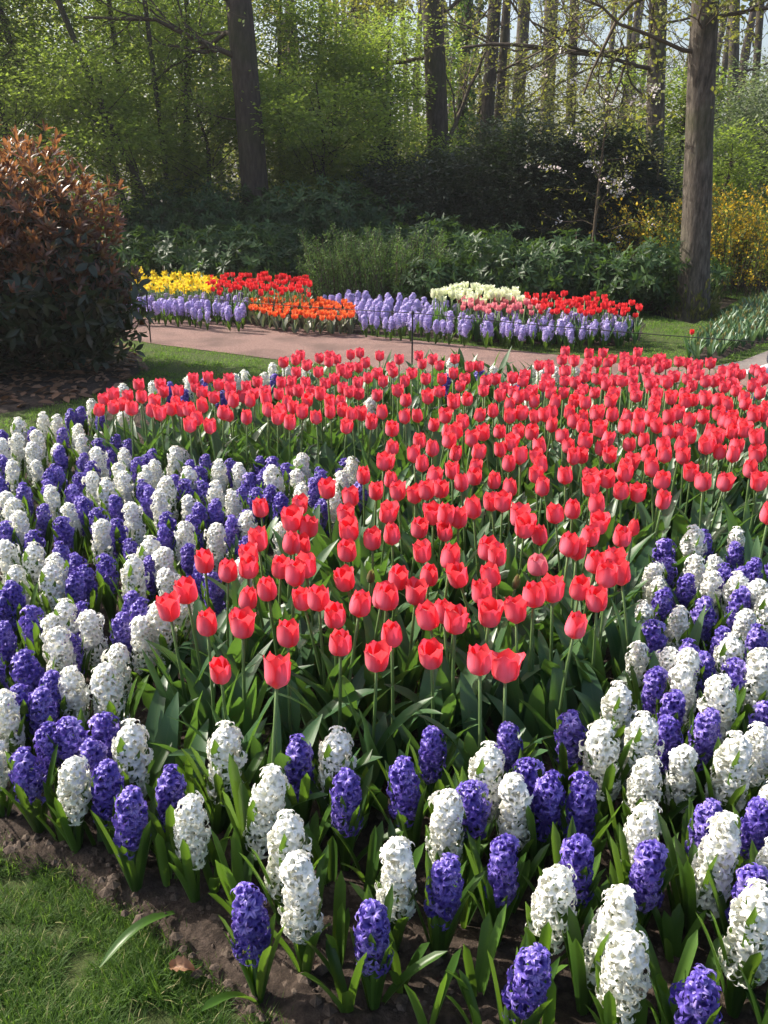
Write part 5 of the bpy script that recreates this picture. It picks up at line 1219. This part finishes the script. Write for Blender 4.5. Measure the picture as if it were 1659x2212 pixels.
bmh = bmesh.new(); bmesh.ops.create_icosphere(bmh, subdivisions=3, radius=.105)
for v in list(bmh.verts):
    if v.co.z < -.02 and v.co.x < .03: bmh.verts.remove(v)
for v in bmh.verts: v.co.x *= 1.05; v.co.y *= .88
bmh.to_mesh(hb); bmh.free(); hb.materials.append(M['hair']); hr = link('hair', hb, person); hr.location = (.155, .10, 1.70)
M['eye'] = solid('eye', [(.4, (.03, .02, .015)), (.6, (.05, .035, .025))], scale=5, rough=.2)
M['lips'] = solid('lips', [(.4, (.40, .17, .14)), (.6, (.46, .20, .17))], scale=30, rough=.5)
for sg in (-1, 1):
    b = MB(); b.tube([(.052, .10 + sg * .031, 1.672), (.046, .10 + sg * .031, 1.672)], [.009, .004], 8); b.build('eye', M['eye'], person)
    b = MB(); b.tube([(.060, .10 + sg * .046, 1.690), (.046, .10 + sg * .032, 1.696), (.048, .10 + sg * .016, 1.690)], [.003, .004, .002], 5); b.build('eyebrow', M['hair'], person)
    b = MB(); b.tube([(.140, .10 + sg * .080, 1.640), (.146, .10 + sg * .090, 1.655), (.148, .10 + sg * .092, 1.675), (.140, .10 + sg * .084, 1.690)], [.006, .010, .011, .006], 8); b.build('ear', M['skin'], person)
b = MB(); b.tube([(.058, .10, 1.682), (.042, .10, 1.662), (.026, .10, 1.645), (.044, .10, 1.637)], [.006, .009, .013, .008], 8); b.build('nose', M['skin'], person)
b = MB(); b.tube([(.060, .075, 1.612), (.048, .088, 1.613), (.044, .10, 1.612), (.048, .112, 1.613), (.060, .125, 1.612)], [.002, .005, .006, .005, .002], 6); b.build('mouth', M['lips'], person)
for sgn in (-1, 1):   # fingers and thumb of each hand
    hx, hy, hz = (.19, -.12, .86) if sgn < 0 else (.19, .33, .90)
    for k in range(5):
        b = MB(); l = (.075, .085, .08, .065, .05)[k]; q0 = np.array([hx + (-.022 + .014 * k if k < 4 else -.03), hy, hz - (.03 if k < 4 else 0)])
        b.tube([q0, q0 + [(-.01 if k == 4 else 0), 0, -l * .5], q0 + [.006, .012 * sgn, -l * .85], q0 + [.012, .022 * sgn, -l]], [.0085, .008, .007, .0055], 6); b.build('finger' if k < 4 else 'thumb', M['skin'], person)
for k, (ax, ay, az_, tilt) in enumerate(((0, 0, 0, .10), (.62, .20, .05, -.55))):
    n, m = 14, 16; t = np.linspace(0, 1, n); th = np.linspace(0, 2 * np.pi, m, endpoint=False)
    x = -.19 + .29 * t       # toe at -x, heel at +x
    wdt = .046 * np.sin(np.pi * np.clip(.12 + .80 * t, 0, 1)) ** .45 * (1 - .12 * t); hgt = np.interp(t, [0, .1, .35, .6, .8, 1], [.028, .05, .065, .095, .115, .105])
    P = np.stack([np.repeat(x[:, None], m, 1), wdt[:, None] * np.sign(np.cos(th)) * np.abs(np.cos(th)) ** .8, .022 + hgt[:, None] * .5 * (1 + np.sin(th)[None] * 1)], -1)
    P[0] = P[0].mean(0) + (P[0] - P[0].mean(0)) * .55; P[-1] = P[-1].mean(0) + (P[-1] - P[-1].mean(0)) * .6
    b = MB(); b.add(P, gridq(n, m, True)); c0 = b.n; b.add([P[0].mean(0), P[-1].mean(0)]); i = np.arange(m)
    b.T.append(np.stack([i, (i + 1) % m, np.full(m, c0)], 1)); b.TM.append(np.zeros(m, int)); b.T.append(np.stack([(n - 1) * m + i, (n - 1) * m + (i + 1) % m, np.full(m, c0 + 1)], 1)); b.TM.append(np.zeros(m, int))
    s_ = b.build('shoe', M['shoe'], person); s_.location = (ax, ay, az_); s_.rotation_euler = (0, tilt, 0)
    b = MB(); xs = np.linspace(-.20, .105, 14); ws = .05 * np.sin(np.pi * np.clip(.1 + .82 * np.linspace(0, 1, 14), 0, 1)) ** .45
    sec = np.array([(-1, 0), (-1.05, .5), (-1, 1), (1, 1), (1.05, .5), (1, 0)])
    P = np.stack([np.repeat(xs[:, None], 6, 1), ws[:, None] * sec[None, :, 0], (.032 * sec[None, :, 1]) + .018 * np.clip((-.12 - xs) / .08, 0, 1)[:, None] ** 2], -1)
    b.add(P, gridq(14, 6, True)); b.add([P[0].mean(0), P[-1].mean(0)]); i = np.arange(6)
    for e0, cc in ((0, 84), (78, 85)): b.T.append(np.stack([e0 + i, e0 + (i + 1) % 6, np.full(6, cc)], 1)); b.TM.append(np.zeros(6, int))
    b.build('sole', M['sole'], s_)
    for q in range(4):
        b = MB(); xl = -.10 + .03 * q; zl = .022 + np.interp((xl + .19) / .29, [0, .1, .35, .6, .8, 1], [.028, .05, .065, .095, .115, .105]); b.tube([(xl, -.026, zl - .008), (xl + .006, 0, zl + .003), (xl, .026, zl - .008)], .0035, 5); b.build('lace', M['sole'], s_)

# ------------------------------------------------------------------ added volume veil standing in for the low sun's lens glare
hz = bpy.data.materials.new('glare_haze'); hz.use_nodes = True; nt = hz.node_tree
for n_ in list(nt.nodes): nt.nodes.remove(n_)
vo = nt.nodes.new('ShaderNodeOutputMaterial'); pv_ = nt.nodes.new('ShaderNodeVolumePrincipled')
pv_.inputs['Color'].default_value = (.93, .95, .98, 1); pv_.inputs['Density'].default_value = .0010; pv_.inputs['Anisotropy'].default_value = .35
nt.links.new(pv_.outputs[0], vo.inputs['Volume'])
bmh = bmesh.new(); bmesh.ops.create_cube(bmh, size=1.0); me = bpy.data.meshes.new('glare_haze'); bmh.to_mesh(me); bmh.free(); me.materials.append(hz)
ho = link('glare_haze', me); ho.scale = (480, 400, 19); ho.location = (0, 110, 8.0); ho['kind'] = 'stuff'; ho['label'] = 'thin pale veil added over the scene to stand in for lens glare'; ho['category'] = 'glare_haze'
